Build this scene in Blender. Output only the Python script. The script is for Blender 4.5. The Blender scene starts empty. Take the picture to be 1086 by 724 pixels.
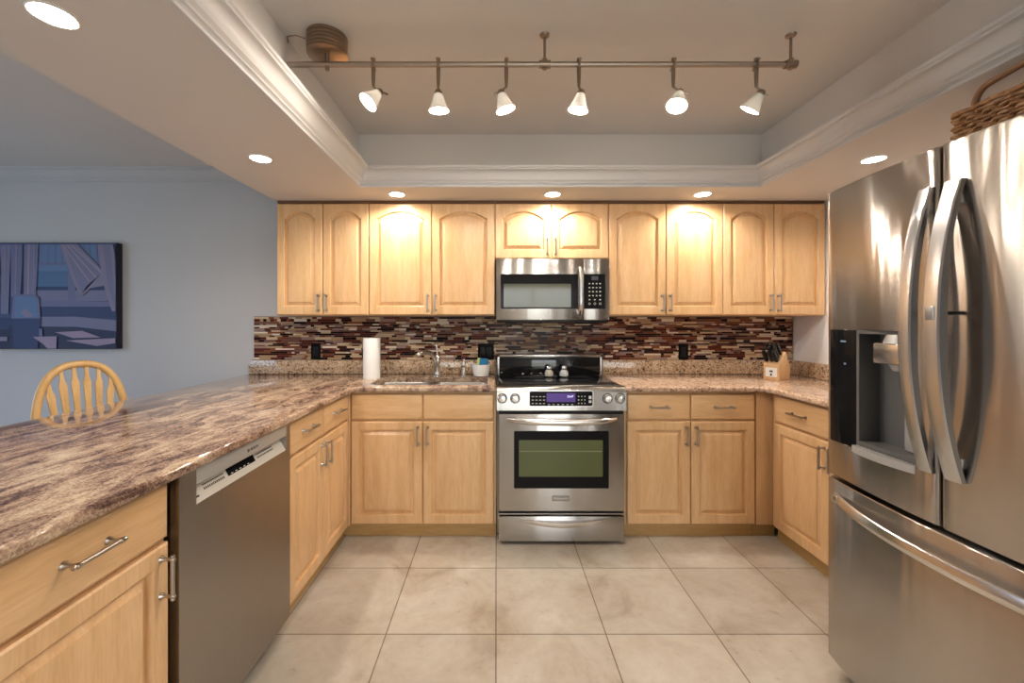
import bpy, bmesh, math, random
from mathutils import Vector, Matrix, Euler
random.seed(7)
C = bpy.context.scene.collection
SC = bpy.context.scene
PI = math.pi

# ------------------------------------------------------------------ camera
cam_d = bpy.data.cameras.new('camera'); cam = bpy.data.objects.new('camera', cam_d); C.objects.link(cam)
cam.location = (0, 0, 1.30); cam.rotation_euler = (PI/2, 0, 0)
cam_d.sensor_width = 36.0; cam_d.lens = 434.0/1086*36
cam_d.shift_x = 16.5/1086; cam_d.shift_y = -21.0/1086
cam_d.clip_start = 0.02
SC.camera = cam
# ------------------------------------------------------------------ colour management
SC.view_settings.view_transform = 'Standard'; SC.view_settings.look = 'None'
SC.view_settings.gamma = 1.0; SC.view_settings.use_curve_mapping = False
SC.view_settings.exposure = 0.30
try:
    SC.cycles.use_denoising = True; SC.cycles.max_bounces = 10; SC.cycles.diffuse_bounces = 5
    SC.cycles.glossy_bounces = 5; SC.cycles.sample_clamp_indirect = 6.0
    SC.cycles.caustics_reflective = False; SC.cycles.caustics_refractive = False
except Exception: pass
# ------------------------------------------------------------------ world: daylight sky over a green garden
w = bpy.data.worlds.new('sky'); SC.world = w; w.use_nodes = True
nt = w.node_tree; nt.nodes.clear()
wo = nt.nodes.new('ShaderNodeOutputWorld'); bg = nt.nodes.new('ShaderNodeBackground')
tc = nt.nodes.new('ShaderNodeTexCoord'); sx = nt.nodes.new('ShaderNodeSeparateXYZ'); rp = nt.nodes.new('ShaderNodeValToRGB')
mr = nt.nodes.new('ShaderNodeMapRange'); mr.inputs[1].default_value = -0.4; mr.inputs[2].default_value = 0.6
nt.links.new(tc.outputs['Generated'], sx.inputs[0]); nt.links.new(sx.outputs['Z'], mr.inputs[0]); nt.links.new(mr.outputs[0], rp.inputs[0])
e = rp.color_ramp.elements
e[0].position = 0.0; e[0].color = (0.16, 0.20, 0.08, 1); e[1].position = 1.0; e[1].color = (0.42, 0.62, 1.0, 1)
k = e.new(0.40); k.color = (0.20, 0.27, 0.10, 1); k = e.new(0.47); k.color = (0.75, 0.88, 1.0, 1)
nt.links.new(rp.outputs[0], bg.inputs[0]); bg.inputs[1].default_value = 2.2; nt.links.new(bg.outputs[0], wo.inputs[0])

def area(name, loc, rot, sx_, sy_, power, col):
    d = bpy.data.lights.new(name, 'AREA'); d.shape = 'RECTANGLE'; d.size = sx_; d.size_y = sy_; d.energy = power; d.color = col
    o = bpy.data.objects.new(name, d); C.objects.link(o); o.location = loc; o.rotation_euler = rot
    return o
# daylight entering through the glass door behind and the dining room window at the side
area('daylight_door', (0.8, -3.44, 1.1), (PI/2, 0, 0), 1.7, 1.9, 32, (1.0, 0.98, 0.96))
area('daylight_window', (-4.70, 0.9, 1.35), (PI/2, 0, -PI/2), 2.0, 1.3, 17, (0.42, 0.63, 1.0))
# added fill light, out of view behind the camera, raising the ambient level
area('added_room_fill', (0.2, -1.7, 2.40), (0, 0, 0), 1.6, 1.2, 44, (1.0, 0.91, 0.80))
CAN_W, CAN_SIDE_W, TRACK_W = 6.6, 5.5, 8.0
WARM = (1.0, 0.88, 0.74)

# ------------------------------------------------------------------ materials
MATS = {}
def newmat(name):
    m = bpy.data.materials.new(name); m.use_nodes = True; MATS[name] = m
    return m, m.node_tree, m.node_tree.nodes['Principled BSDF']
def simple(name, col, rough=0.5, metal=0.0, **kw):
    m, t, b = newmat(name)
    b.inputs['Base Color'].default_value = (*col, 1); b.inputs['Roughness'].default_value = rough; b.inputs['Metallic'].default_value = metal
    for k_, v in kw.items(): b.inputs[k_].default_value = v
    return m
def emis(name, col, s):
    m, t, b = newmat(name)
    b.inputs['Base Color'].default_value = (0.8, 0.8, 0.8, 1)
    b.inputs['Emission Color'].default_value = (*col, 1); b.inputs['Emission Strength'].default_value = s
    return m
def N(t, typ, **kw):
    n = t.nodes.new(typ)
    for k_, v in kw.items(): setattr(n, k_, v)
    return n
def coords(t, scale=(1, 1, 1), rand=True, rot=(0, 0, 0)):
    c = N(t, 'ShaderNodeTexCoord'); mp = N(t, 'ShaderNodeMapping'); mp.inputs['Scale'].default_value = scale; mp.inputs['Rotation'].default_value = rot
    if rand:
        oi = N(t, 'ShaderNodeObjectInfo'); ml = N(t, 'ShaderNodeMath', operation='MULTIPLY'); ml.inputs[1].default_value = 37.0
        ad = N(t, 'ShaderNodeVectorMath', operation='ADD')
        t.links.new(oi.outputs['Random'], ml.inputs[0]); t.links.new(c.outputs['Object'], ad.inputs[0]); t.links.new(ml.outputs[0], ad.inputs[1])
        t.links.new(ad.outputs[0], mp.inputs['Vector'])
    else:
        t.links.new(c.outputs['Object'], mp.inputs['Vector'])
    return mp.outputs['Vector']
def ramp(t, stops):
    r = N(t, 'ShaderNodeValToRGB'); el = r.color_ramp.elements
    el[0].position, el[0].color = stops[0][0], (*stops[0][1], 1)
    el[1].position, el[1].color = stops[-1][0], (*stops[-1][1], 1)
    for p, c in stops[1:-1]:
        q = el.new(p); q.color = (*c, 1)
    return r
def noise(t, vec, scale, detail=4, rough=0.55, dist=0.0):
    n = N(t, 'ShaderNodeTexNoise'); n.inputs['Scale'].default_value = scale; n.inputs['Detail'].default_value = detail
    n.inputs['Roughness'].default_value = rough; n.inputs['Distortion'].default_value = dist
    t.links.new(vec, n.inputs['Vector']); return n
def mix(t, fac, a, b, blend='MIX'):
    m = N(t, 'ShaderNodeMix', data_type='RGBA', blend_type=blend)
    for s, v in ((0, fac), (6, a), (7, b)):
        if hasattr(v, 'is_linked') or hasattr(v, 'links'): t.links.new(v, m.inputs[s])
        elif isinstance(v, tuple): m.inputs[s].default_value = (*v, 1)
        else: m.inputs[s].default_value = v
    return m.outputs[2]
def bump(t, b, h, strength=0.1, dist=0.01):
    bp = N(t, 'ShaderNodeBump'); bp.inputs['Strength'].default_value = strength; bp.inputs['Distance'].default_value = dist
    t.links.new(h, bp.inputs['Height']); t.links.new(bp.outputs[0], b.inputs['Normal'])

def wood(name, scale, cols, rough=0.36):
    m, t, b = newmat(name)
    v = coords(t, scale)
    n1 = noise(t, v, 3.0, 6, 0.6, 0.6); n2 = noise(t, v, 22.0, 3, 0.5)
    r = ramp(t, [(0.30, cols[0]), (0.5, cols[1]), (0.72, cols[2])]); t.links.new(n1.outputs[0], r.inputs[0])
    r2 = ramp(t, [(0.35, (0.86, 0.84, 0.82)), (0.65, (1, 1, 1))]); t.links.new(n2.outputs[0], r2.inputs[0])
    t.links.new(mix(t, 0.6, r.outputs[0], r2.outputs[0], 'MULTIPLY'), b.inputs['Base Color'])
    b.inputs['Roughness'].default_value = rough; b.inputs['Coat Weight'].default_value = 0.15; b.inputs['Coat Roughness'].default_value = 0.2
    bump(t, b, n2.outputs[0], 0.03, 0.002)
    return m
MAPLE = [(0.64, 0.395, 0.190), (0.72, 0.465, 0.245), (0.77, 0.525, 0.295)]
wood_v = wood('maple_upright_grain', (7, 7, 0.8), MAPLE, 0.33)
wood_hx = wood('maple_level_grain', (0.8, 7, 7), MAPLE)
wood_hy = wood('maple_level_grain_deep', (7, 0.8, 7), MAPLE)
wood_chair = wood('oak_chair', (9, 9, 1.2), [(0.58, 0.34, 0.12), (0.70, 0.43, 0.17), (0.75, 0.49, 0.21)], 0.3)
wood_block = wood('beech_block', (6, 6, 2), [(0.55, 0.33, 0.15), (0.66, 0.42, 0.21), (0.72, 0.48, 0.26)], 0.45)
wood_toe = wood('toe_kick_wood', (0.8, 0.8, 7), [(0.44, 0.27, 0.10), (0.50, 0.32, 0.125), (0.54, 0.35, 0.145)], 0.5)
dark_trim = simple('shadow_brown_trim', (0.16, 0.07, 0.03), 0.5)  # top trim strip, the shadow under the soffit put into its dark brown
dark_gap = simple('shadow_black', (0.012, 0.011, 0.010), 0.6)

def steel(name, col, rough, aniso=0.85, rot=0.0, wear=0.05, wave=0.12):
    m, t, b = newmat(name)
    v = coords(t, (2, 2, 90), False)
    n1 = noise(t, v, 4.0, 3)
    r = ramp(t, [(0.3, tuple(c*(1-wear) for c in col)), (0.7, col)]); t.links.new(n1.outputs[0], r.inputs[0])
    t.links.new(r.outputs[0], b.inputs['Base Color'])
    b.inputs['Metallic'].default_value = 1.0; b.inputs['Roughness'].default_value = rough
    b.inputs['Anisotropic'].default_value = aniso; b.inputs['Anisotropic Rotation'].default_value = rot + 0.25
    vw = coords(t, (5, 5, 0.55), False); nw = noise(t, vw, 1.6, 2, 0.5); bump(t, b, nw.outputs[0], wave, 0.02)
    tg = N(t, 'ShaderNodeTangent', direction_type='RADIAL', axis='Z'); t.links.new(tg.outputs[0], b.inputs['Tangent'])
    return m
steel_brushed = steel('brushed_steel', (0.50, 0.49, 0.475), 0.26, 1.0)
steel_fridge = steel('fridge_steel', (0.47, 0.44, 0.415), 0.21, 1.0, wave=0.25)
steel_dull = steel('dull_steel', (0.36, 0.335, 0.31), 0.32, 0.8)
steel_handle = simple('satin_steel', (0.72, 0.70, 0.68), 0.24, 1.0)
steel_handle_b = steel('brushed_handle', (0.64, 0.65, 0.67), 0.24, 0.7)
nickel = simple('brushed_nickel', (0.74, 0.71, 0.67), 0.24, 1.0)
pull_m = simple('pewter_pull', (0.46, 0.42, 0.38), 0.28, 1.0)
bronze = simple('aged_nickel', (0.34, 0.27, 0.21), 0.35, 1.0)
rail_m = simple('rail_nickel', (0.42, 0.36, 0.31), 0.38, 1.0)
canister_m = simple('bronze_canister', (0.36, 0.27, 0.20), 0.30, 1.0)
chrome = simple('chrome', (0.82, 0.82, 0.82), 0.10, 1.0)
black_glass = simple('black_glass', (0.008, 0.008, 0.009), 0.06)
black_gloss = simple('black_gloss_plastic', (0.008, 0.008, 0.009), 0.10, 0.0, **{'Specular IOR Level': 0.10})
black_plastic = simple('black_plastic', (0.010, 0.010, 0.011), 0.40, 0.0, **{'Specular IOR Level': 0.2})
grey_plastic = simple('grey_plastic', (0.20, 0.205, 0.21), 0.4)
light_plastic = simple('silver_plastic', (0.42, 0.42, 0.42), 0.35, 0.3)
white_plastic = simple('white_plastic', (0.88, 0.87, 0.84), 0.35)
panel_plastic = simple('control_strip_plastic', (0.62, 0.60, 0.56), 0.32, 0.2)
case_grey = simple('case_grey', (0.10, 0.10, 0.105), 0.5)
ink_dark = simple('dark_print', (0.03, 0.03, 0.03), 0.5)
ink_light = simple('pale_print', (0.55, 0.55, 0.52), 0.5)
green_glass = simple('oven_glass', (0.085, 0.105, 0.035), 0.12)
micro_glass = simple('microwave_glass', (0.07, 0.075, 0.05), 0.05)
display_m = emis('purple_display', (0.09, 0.02, 0.28), 0.5)
display_m.node_tree.nodes['Principled BSDF'].inputs['Base Color'].default_value = (0.01, 0.005, 0.03, 1)
display_m.node_tree.nodes['Principled BSDF'].inputs['Roughness'].default_value = 0.3
icon_m = emis('panel_icon_light', (0.6, 0.75, 1.0), 0.25)
icon_m.node_tree.nodes['Principled BSDF'].inputs['Base Color'].default_value = (0.01, 0.01, 0.01, 1)
digits_m = emis('lit_digits', (0.55, 0.65, 1.0), 1.0)
paper = simple('paper_towel', (0.86, 0.86, 0.86), 0.9)
blue_sponge = simple('blue_sponge', (0.02, 0.17, 0.36), 0.85)
green_scrub = simple('yellow_green_scrubber', (0.50, 0.60, 0.20), 0.9)
clear_glass = simple('shaker_glass', (0.92, 0.94, 0.94), 0.06, 0.0, **{'Transmission Weight': 0.75, 'IOR': 1.35})
label_white = simple('white_label', (0.75, 0.74, 0.73), 0.5)
diffuser_m = emis('lamp_diffuser', (1.0, 0.93, 0.82), 26.0)
ring_white = simple('white_enamel', (0.80, 0.78, 0.75), 0.4)
bulb_m = emis('bulb_glow', (1.0, 0.92, 0.80), 7.0)
bulb_off = simple('bulb_unlit', (0.8, 0.8, 0.8), 0.3)

def paint(name, col, rough=0.85, var=0.03):
    m, t, b = newmat(name)
    v = coords(t, (1, 1, 1), False); n = noise(t, v, 1.2, 3); n2 = noise(t, v, 140, 2)
    r = ramp(t, [(0.3, tuple(c*(1-var) for c in col)), (0.7, col)]); t.links.new(n.outputs[0], r.inputs[0])
    t.links.new(r.outputs[0], b.inputs['Base Color']); b.inputs['Roughness'].default_value = rough
    bump(t, b, n2.outputs[0], 0.04, 0.002)
    return m
wall_paint = paint('grey_wall_paint', (0.56, 0.56, 0.575))
ceil_paint = paint('ceiling_paint', (0.70, 0.675, 0.655))
white_paint = paint('white_wall_paint', (0.82, 0.82, 0.83))
trim_paint = paint('trim_paint', (0.66, 0.66, 0.67), 0.5, 0.01)

# frosted lamp glass
m, t, b = newmat('frosted_shade'); frosted = m
t.nodes.remove(b); o_ = t.nodes['Material Output']
d_ = N(t, 'ShaderNodeBsdfDiffuse'); d_.inputs[0].default_value = (0.85, 0.83, 0.80, 1)
tr_ = N(t, 'ShaderNodeBsdfTranslucent'); tr_.inputs[0].default_value = (0.92, 0.90, 0.86, 1)
mx_ = N(t, 'ShaderNodeMixShader'); mx_.inputs[0].default_value = 0.20
t.links.new(d_.outputs[0], mx_.inputs[1]); t.links.new(tr_.outputs[0], mx_.inputs[2]); t.links.new(mx_.outputs[0], o_.inputs['Surface'])

# granite
def granite(name, streak, stops, w_vein, grain):
    m, t, b = newmat(name)
    v = coords(t, (1, streak, 1), False, (0, 0, 0.12)); v2 = coords(t, (1, 1, 1), False)
    nA = noise(t, v, 15, 10, 0.72, 0.8); nC = noise(t, v2, 38, 6, 0.7, 0.3)
    vo = N(t, 'ShaderNodeTexVoronoi'); vo.inputs['Scale'].default_value = grain; t.links.new(v2, vo.inputs['Vector'])
    sp = N(t, 'ShaderNodeSeparateColor'); t.links.new(vo.outputs['Color'], sp.inputs[0])
    m1 = N(t, 'ShaderNodeMath', operation='MULTIPLY'); m1.inputs[1].default_value = w_vein; t.links.new(nA.outputs[0], m1.inputs[0])
    m2 = N(t, 'ShaderNodeMath', operation='MULTIPLY_ADD'); m2.inputs[1].default_value = (1-w_vein)*0.62; t.links.new(nC.outputs[0], m2.inputs[0]); t.links.new(m1.outputs[0], m2.inputs[2])
    m3 = N(t, 'ShaderNodeMath', operation='MULTIPLY_ADD'); m3.inputs[1].default_value = (1-w_vein)*0.38; t.links.new(sp.outputs[0], m3.inputs[0]); t.links.new(m2.outputs[0], m3.inputs[2])
    r = ramp(t, stops); t.links.new(m3.outputs[0], r.inputs[0])
    t.links.new(r.outputs[0], b.inputs['Base Color'])
    b.inputs['Roughness'].default_value = 0.06; b.inputs['Specular IOR Level'].default_value = 0.55
    return m
granite_top = granite('granite_streaked', 0.32, [(0.36, (0.05, 0.028, 0.026)), (0.43, (0.15, 0.086, 0.066)), (0.48, (0.29, 0.190, 0.142)), (0.535, (0.42, 0.300, 0.215)), (0.62, (0.63, 0.50, 0.36))], 0.76, 240)
granite_right = granite('granite_mottled', 0.7, [(0.34, (0.12, 0.066, 0.048)), (0.42, (0.36, 0.235, 0.165)), (0.49, (0.53, 0.37, 0.27)), (0.57, (0.63, 0.46, 0.345)), (0.68, (0.72, 0.59, 0.47))], 0.5, 110)
granite_up = granite('granite_speckled', 0.9, [(0.36, (0.07, 0.042, 0.030)), (0.42, (0.27, 0.17, 0.10)), (0.47, (0.46, 0.32, 0.205)), (0.56, (0.56, 0.41, 0.275)), (0.68, (0.66, 0.53, 0.40))], 0.40, 120)

# floor tiles
m, t, b = newmat('stone_floor_tile'); floor_m = m
cT = N(t, 'ShaderNodeTexCoord'); mp = N(t, 'ShaderNodeMapping'); t.links.new(cT.outputs['Object'], mp.inputs['Vector'])
TILE = 0.4575
mp.inputs['Location'].default_value = (0.002 + TILE*20, 0.002 - 1.705 + TILE*20, 0)
br = N(t, 'ShaderNodeTexBrick'); br.offset = 0.0; br.squash = 1.0
br.inputs['Scale'].default_value = 1.0; br.inputs['Brick Width'].default_value = TILE; br.inputs['Row Height'].default_value = TILE
br.inputs['Mortar Size'].default_value = 0.0028; br.inputs['Mortar Smooth'].default_value = 0.1; br.inputs['Bias'].default_value = 0.0
br.inputs['Color1'].default_value = (0.45, 0.415, 0.365, 1); br.inputs['Color2'].default_value = (0.53, 0.49, 0.435, 1); br.inputs['Mortar'].default_value = (0.20, 0.165, 0.125, 1)
t.links.new(mp.outputs[0], br.inputs['Vector'])
n1 = noise(t, cT.outputs['Object'], 3.2, 6, 0.6, 0.7); n2 = noise(t, cT.outputs['Object'], 22, 6, 0.7, 0.4)
r1 = ramp(t, [(0.30, (0.70, 0.63, 0.55)), (0.43, (0.90, 0.86, 0.81)), (0.55, (1.0, 0.99, 0.97)), (0.70, (1.14, 1.17, 1.19))]); t.links.new(n1.outputs[0], r1.inputs[0])
r2 = ramp(t, [(0.27, (0.66, 0.60, 0.54)), (0.38, (0.95, 0.94, 0.93)), (0.6, (1.03, 1.03, 1.03))]); t.links.new(n2.outputs[0], r2.inputs[0])
cc = mix(t, 0.85, mix(t, 1.0, br.outputs['Color'], r1.outputs[0], 'MULTIPLY'), r2.outputs[0], 'MULTIPLY')
t.links.new(cc, b.inputs['Base Color']); b.inputs['Roughness'].default_value = 0.42
inv = N(t, 'ShaderNodeMath', operation='SUBTRACT'); inv.inputs[0].default_value = 1.0; t.links.new(br.outputs['Fac'], inv.inputs[1])
bump(t, b, inv.outputs[0], 0.5, 0.002)

# mosaic glass / stone pieces
MOS = [((0.030, 0.009, 0.008), .22), ((0.11, 0.026, 0.018), .22), ((0.21, 0.072, 0.036), .28), ((0.008, 0.006, 0.007), .22),
       ((0.42, 0.28, 0.165), .42), ((0.62, 0.48, 0.32), .42), ((0.32, 0.22, 0.20), .35), ((0.19, 0.090, 0.070), .25), ((0.76, 0.67, 0.55), .34)]
mosaic_m = [simple('mosaic_piece', c, r_, 0.0, **{'Specular IOR Level': 0.10}) for c, r_ in MOS]
grout_m = simple('mosaic_grout', (0.30, 0.23, 0.18), 0.9)
# wicker
m, t, b = newmat('wicker'); wicker = m
v = coords(t, (1, 1, 1), False); n = noise(t, v, 60, 3)
r = ramp(t, [(0.3, (0.14, 0.06, 0.022)), (0.55, (0.34, 0.17, 0.07)), (0.75, (0.50, 0.29, 0.13))]); t.links.new(n.outputs[0], r.inputs[0])
t.links.new(r.outputs[0], b.inputs['Base Color']); b.inputs['Roughness'].default_value = 0.55

# ------------------------------------------------------------------ mesh helpers
class MB:
    def __init__(self): self.bm = bmesh.new()
    def box(self, x0, x1, y0, y1, z0, z1, bev=0.0, mi=0, seg=2):
        b = bmesh.new(); bmesh.ops.create_cube(b, size=1.0)
        for vv in b.verts:
            vv.co = Vector(((x0+x1)/2 + vv.co.x*(x1-x0), (y0+y1)/2 + vv.co.y*(y1-y0), (z0+z1)/2 + vv.co.z*(z1-z0)))
        if bev > 0: bmesh.ops.bevel(b, geom=list(b.edges), offset=bev, segments=seg, affect='EDGES', profile=0.5)
        return self.add(b, mi)
    def add(self, b, mi=0, mat=None):
        if mat is not None: bmesh.ops.transform(b, matrix=mat, verts=b.verts)
        bmesh.ops.recalc_face_normals(b, faces=b.faces)
        mp_ = {}
        for vv in b.verts: mp_[vv] = self.bm.verts.new(vv.co)
        for f in b.faces:
            try:
                nf = self.bm.faces.new([mp_[q] for q in f.verts]); nf.material_index = mi if mi else f.material_index
            except ValueError: pass
        b.free(); return self
    def loops(self, lps, mi=0, cap0=True, cap1=True, closed=True):
        """skin a list of equal length point loops"""
        b = bmesh.new(); rows = [[b.verts.new(p) for p in lp] for lp in lps]
        n_ = len(lps[0])
        for a, c in zip(rows[:-1], rows[1:]):
            for i in range(n_ if closed else n_-1):
                j = (i+1) % n_
                try: b.faces.new((a[i], a[j], c[j], c[i]))
                except ValueError: pass
        if cap0: b.faces.new(rows[0])
        if cap1: b.faces.new(rows[-1])
        return self.add(b, mi)
    def prism(self, pts, axis, a0, a1, mi=0, bev=0.0):
        def P(p, a):
            return (a, p[0], p[1]) if axis == 'x' else ((p[0], a, p[1]) if axis == 'y' else (p[0], p[1], a))
        b = bmesh.new(); A = [b.verts.new(P(p, a0)) for p in pts]; B = [b.verts.new(P(p, a1)) for p in pts]
        n_ = len(pts)
        for i in range(n_): b.faces.new((A[i], A[(i+1) % n_], B[(i+1) % n_], B[i]))
        b.faces.new(A); b.faces.new(B)
        if bev: bmesh.ops.bevel(b, geom=list(b.edges), offset=bev, segments=2, affect='EDGES', profile=0.5)
        return self.add(b, mi)
    def tube(self, path, r, n_=12, mi=0, cap=True, squash=None):
        path = [Vector(p) for p in path]
        rr = r if isinstance(r, (list, tuple)) else [r]*len(path)
        lps = []; up = None
        for i, p in enumerate(path):
            d = (path[min(i+1, len(path)-1)] - path[max(i-1, 0)]).normalized()
            if up is None:
                up = Vector((0, 0, 1)) if abs(d.z) < 0.9 else Vector((0, 1, 0))
            up = (up - d*up.dot(d)).normalized(); s = d.cross(up)
            q = squash or (1, 1)
            lps.append([p + (up*math.cos(2*PI*k/n_)*q[0] + s*math.sin(2*PI*k/n_)*q[1])*rr[i] for k in range(n_)])
        return self.loops(lps, mi, cap, cap)
    def lathe(self, prof, center=(0, 0, 0), n_=24, axis=(0, 0, 1), mi=0, cap0=True, cap1=True):
        """prof: list of (radius, distance along axis)"""
        ax = Vector(axis).normalized(); u = ax.orthogonal().normalized(); s = ax.cross(u); c = Vector(center)
        lps = [[c + ax*h + (u*math.cos(2*PI*k/n_) + s*math.sin(2*PI*k/n_))*max(r, 1e-5) for k in range(n_)] for r, h in prof]
        return self.loops(lps, mi, cap0, cap1)
    def build(self, name, mats, parent=None, smooth=35, base=None):
        me = bpy.data.meshes.new(name)
        off = Vector((0, 0, 0)); o = bpy.data.objects.new(name, me)
        if parent is not None:
            q = parent
            while q is not None: off += q.location; q = q.parent
            o.parent = parent
        else:
            if base is None and self.bm.verts:
                xs = [v_.co.x for v_ in self.bm.verts]; ys = [v_.co.y for v_ in self.bm.verts]; zs = [v_.co.z for v_ in self.bm.verts]
                base = ((min(xs)+max(xs))/2, (min(ys)+max(ys))/2, min(zs))
            off = Vector(base); o.location = off
        for v_ in self.bm.verts: v_.co -= off
        self.bm.to_mesh(me); self.bm.free()
        for mm in (mats if isinstance(mats, (list, tuple)) else [mats]): me.materials.append(mm)
        if smooth:
            for p in me.polygons: p.use_smooth = True
            me.set_sharp_from_angle(angle=math.radians(smooth))
        C.objects.link(o); return o
def thing(name, label, cat, loc, rotz=0.0, group=None):
    o = bpy.data.objects.new(name, None); C.objects.link(o); o.location = loc; o.rotation_euler = (0, 0, rotz)
    o.empty_display_size = 0.1
    return tag(o, label, cat, group)
def tag(o, label, cat, group=None):
    o['label'] = label; o['category'] = cat
    if group: o['group'] = group
    return o
def struct(name, mb, mats, label=None):
    o = mb.build(name, mats, base=(0, 0, 0)); o['kind'] = 'structure'
    if label: o['label'] = label
    return o
def offset_poly(pts, d):
    """inward offset of a CCW polygon, mitred"""
    n_ = len(pts); out = []
    for i in range(n_):
        p0, p1, p2 = Vector(pts[i-1]), Vector(pts[i]), Vector(pts[(i+1) % n_])
        e1 = (p1-p0).normalized(); e2 = (p2-p1).normalized()
        n1_ = Vector((-e1.y, e1.x)); n2_ = Vector((-e2.y, e2.x))
        k_ = n1_ + n2_; den = max(0.35, 1 + n1_.dot(n2_))
        out.append(p1 + k_*(d/den))
    return [(q.x, q.y) for q in out]
def rrect(x0, x1, y0, y1, r, seg=5):
    pts = []
    for cx, cy, a0 in ((x1-r, y0+r, -PI/2), (x1-r, y1-r, 0), (x0+r, y1-r, PI/2), (x0+r, y0+r, PI)):
        for k_ in range(seg+1):
            a = a0 + PI/2*k_/seg; pts.append((cx+r*math.cos(a), cy+r*math.sin(a)))
    return pts
def copy_tree(o, parent=None):
    c = o.copy(); C.objects.link(c); c.parent = parent
    for ch in o.children: copy_tree(ch, c)
    return c
def text(name, s, size, mat, parent, loc, rot, align='CENTER', ext=0.0003):
    cu = bpy.data.curves.new(name, 'FONT'); cu.body = s; cu.size = size; cu.extrude = ext; cu.align_x = align; cu.align_y = 'CENTER'
    cu.materials.append(mat)
    f_o = bpy.data.objects.new('text_source', cu); C.objects.link(f_o)
    me = bpy.data.meshes.new_from_object(f_o.evaluated_get(bpy.context.evaluated_depsgraph_get()))
    me.materials.clear(); me.materials.append(mat); bpy.data.objects.remove(f_o)
    o = bpy.data.objects.new(name, me); C.objects.link(o); o.parent = parent
    off = Vector((0, 0, 0)); q = parent
    while q is not None: off += q.location; q = q.parent
    o.location = Vector(loc) - off; o.rotation_euler = rot
    return o

# ------------------------------------------------------------------ the room
YW, XR, XL, YR = 3.05, 2.205, -4.80, -3.50
ZC, ZS = 2.43, 2.11
struct('floor', MB().box(XL, XR+0.1, YR, YW+0.1, -0.08, 0.0), floor_m)
struct('wall_back', MB().box(XL-0.1, XR+0.1, YW, YW+0.1, 0, ZC), wall_paint)
struct('wall_right', MB().box(XR, XR+0.1, YR, YW, 0, ZC), white_paint)
b_ = MB(); b_.box(XL-0.1, XL, YR, -0.2, 0, ZC); b_.box(XL-0.1, XL, 2.0, YW, 0, ZC); b_.box(XL-0.1, XL, -0.2, 2.0, 0, 0.65); b_.box(XL-0.1, XL, -0.2, 2.0, 2.05, ZC)
struct('wall_left', b_, wall_paint)
b_ = MB(); b_.box(XL-0.1, -0.1, YR-0.1, YR, 0, ZC); b_.box(1.7, XR+0.1, YR-0.1, YR, 0, ZC); b_.box(-0.1, 1.7, YR-0.1, YR, 2.05, ZC)
struct('wall_rear', b_, wall_paint)
b_ = MB()
for x0, x1, z0, z1 in ((-0.1, -0.04, 0, 2.05), (1.64, 1.7, 0, 2.05), (0.76, 0.84, 0.06, 1.99), (-0.04, 1.64, 1.99, 2.05), (-0.04, 1.64, 0, 0.06)):
    b_.box(x0, x1, YR-0.08, YR-0.02, z0, z1)
struct('door_1', b_, trim_paint)
b_ = MB()
for y0, y1, z0, z1 in ((-0.2, -0.14, 0.65, 2.05), (1.94, 2.0, 0.65, 2.05), (0.87, 0.93, 0.71, 1.99), (-0.14, 1.94, 1.99, 2.05), (-0.14, 1.94, 0.65, 0.71)):
    b_.box(XL-0.08, XL-0.02, y0, y1, z0, z1)
struct('window_1', b_, trim_paint)
struct('ceiling', MB().box(XL-0.1, XR+0.1, YR-0.1, YW+0.1, ZC, ZC+0.1), ceil_paint)
# dropped soffit round the tray
TX0, TX1, TY0, TY1 = -0.835, 1.60, -0.45, 2.47
SX0, SY0 = -1.485, -1.05
b_ = MB()
b_.box(SX0, TX0, SY0, YW, ZS, ZC); b_.box(TX1, XR, SY0, YW, ZS, ZC); b_.box(TX0, TX1, TY1, YW, ZS, ZC); b_.box(TX0, TX1, SY0, TY0, ZS, ZC)
struct('ceiling_soffit', b_, ceil_paint)
# crown moulding inside the tray
prof = [(0.0, -0.004), (0.020, -0.004), (0.022, 0.004), (0.016, 0.010), (0.022, 0.016), (0.028, 0.018), (0.028, 0.026), (0.034, 0.030), (0.040, 0.034)]
for k_ in range(1, 7):
    a = PI/2*k_/6; prof.append((0.040 + 0.034*(1-math.cos(a)), 0.034 + 0.046*math.sin(a)))
prof += [(0.080, 0.080), (0.080, 0.088), (0.088, 0.092), (0.090, 0.102), (0.0, 0.102)]
def crown_ring(x0, x1, y0, y1, zb):
    lps = []
    for u, v_ in prof:
        lps.append([(x0+u, y0+u, zb+v_), (x1-u, y0+u, zb+v_), (x1-u, y1-u, zb+v_), (x0+u, y1-u, zb+v_)])
    mbx = MB(); mbx.loops(lps, cap0=False, cap1=False); return mbx
struct('trim_1', crown_ring(TX0, TX1, TY0, TY1, ZS), trim_paint)
# crown of the dining room
p2 = [(0.0, 0.0), (0.010, 0.0), (0.012, 0.012), (0.020, 0.018), (0.030, 0.024), (0.050, 0.050), (0.060, 0.062), (0.060, 0.072), (0.070, 0.075), (0.070, 0.085), (0, 0.085)]
struct('trim_2', MB().prism([(YW-u, ZC-0.085+v_) for u, v_ in p2], 'x', XL, SX0), wall_paint)
struct('baseboard_back', MB().box(XL, -1.52, YW-0.014, YW, 0, 0.10, 0.003), trim_paint)
# half wall carrying the bar side of the peninsula
struct('wall_peninsula', MB().box(-1.52, -1.46, 0.66, YW, 0, 0.8805), wall_paint)

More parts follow.
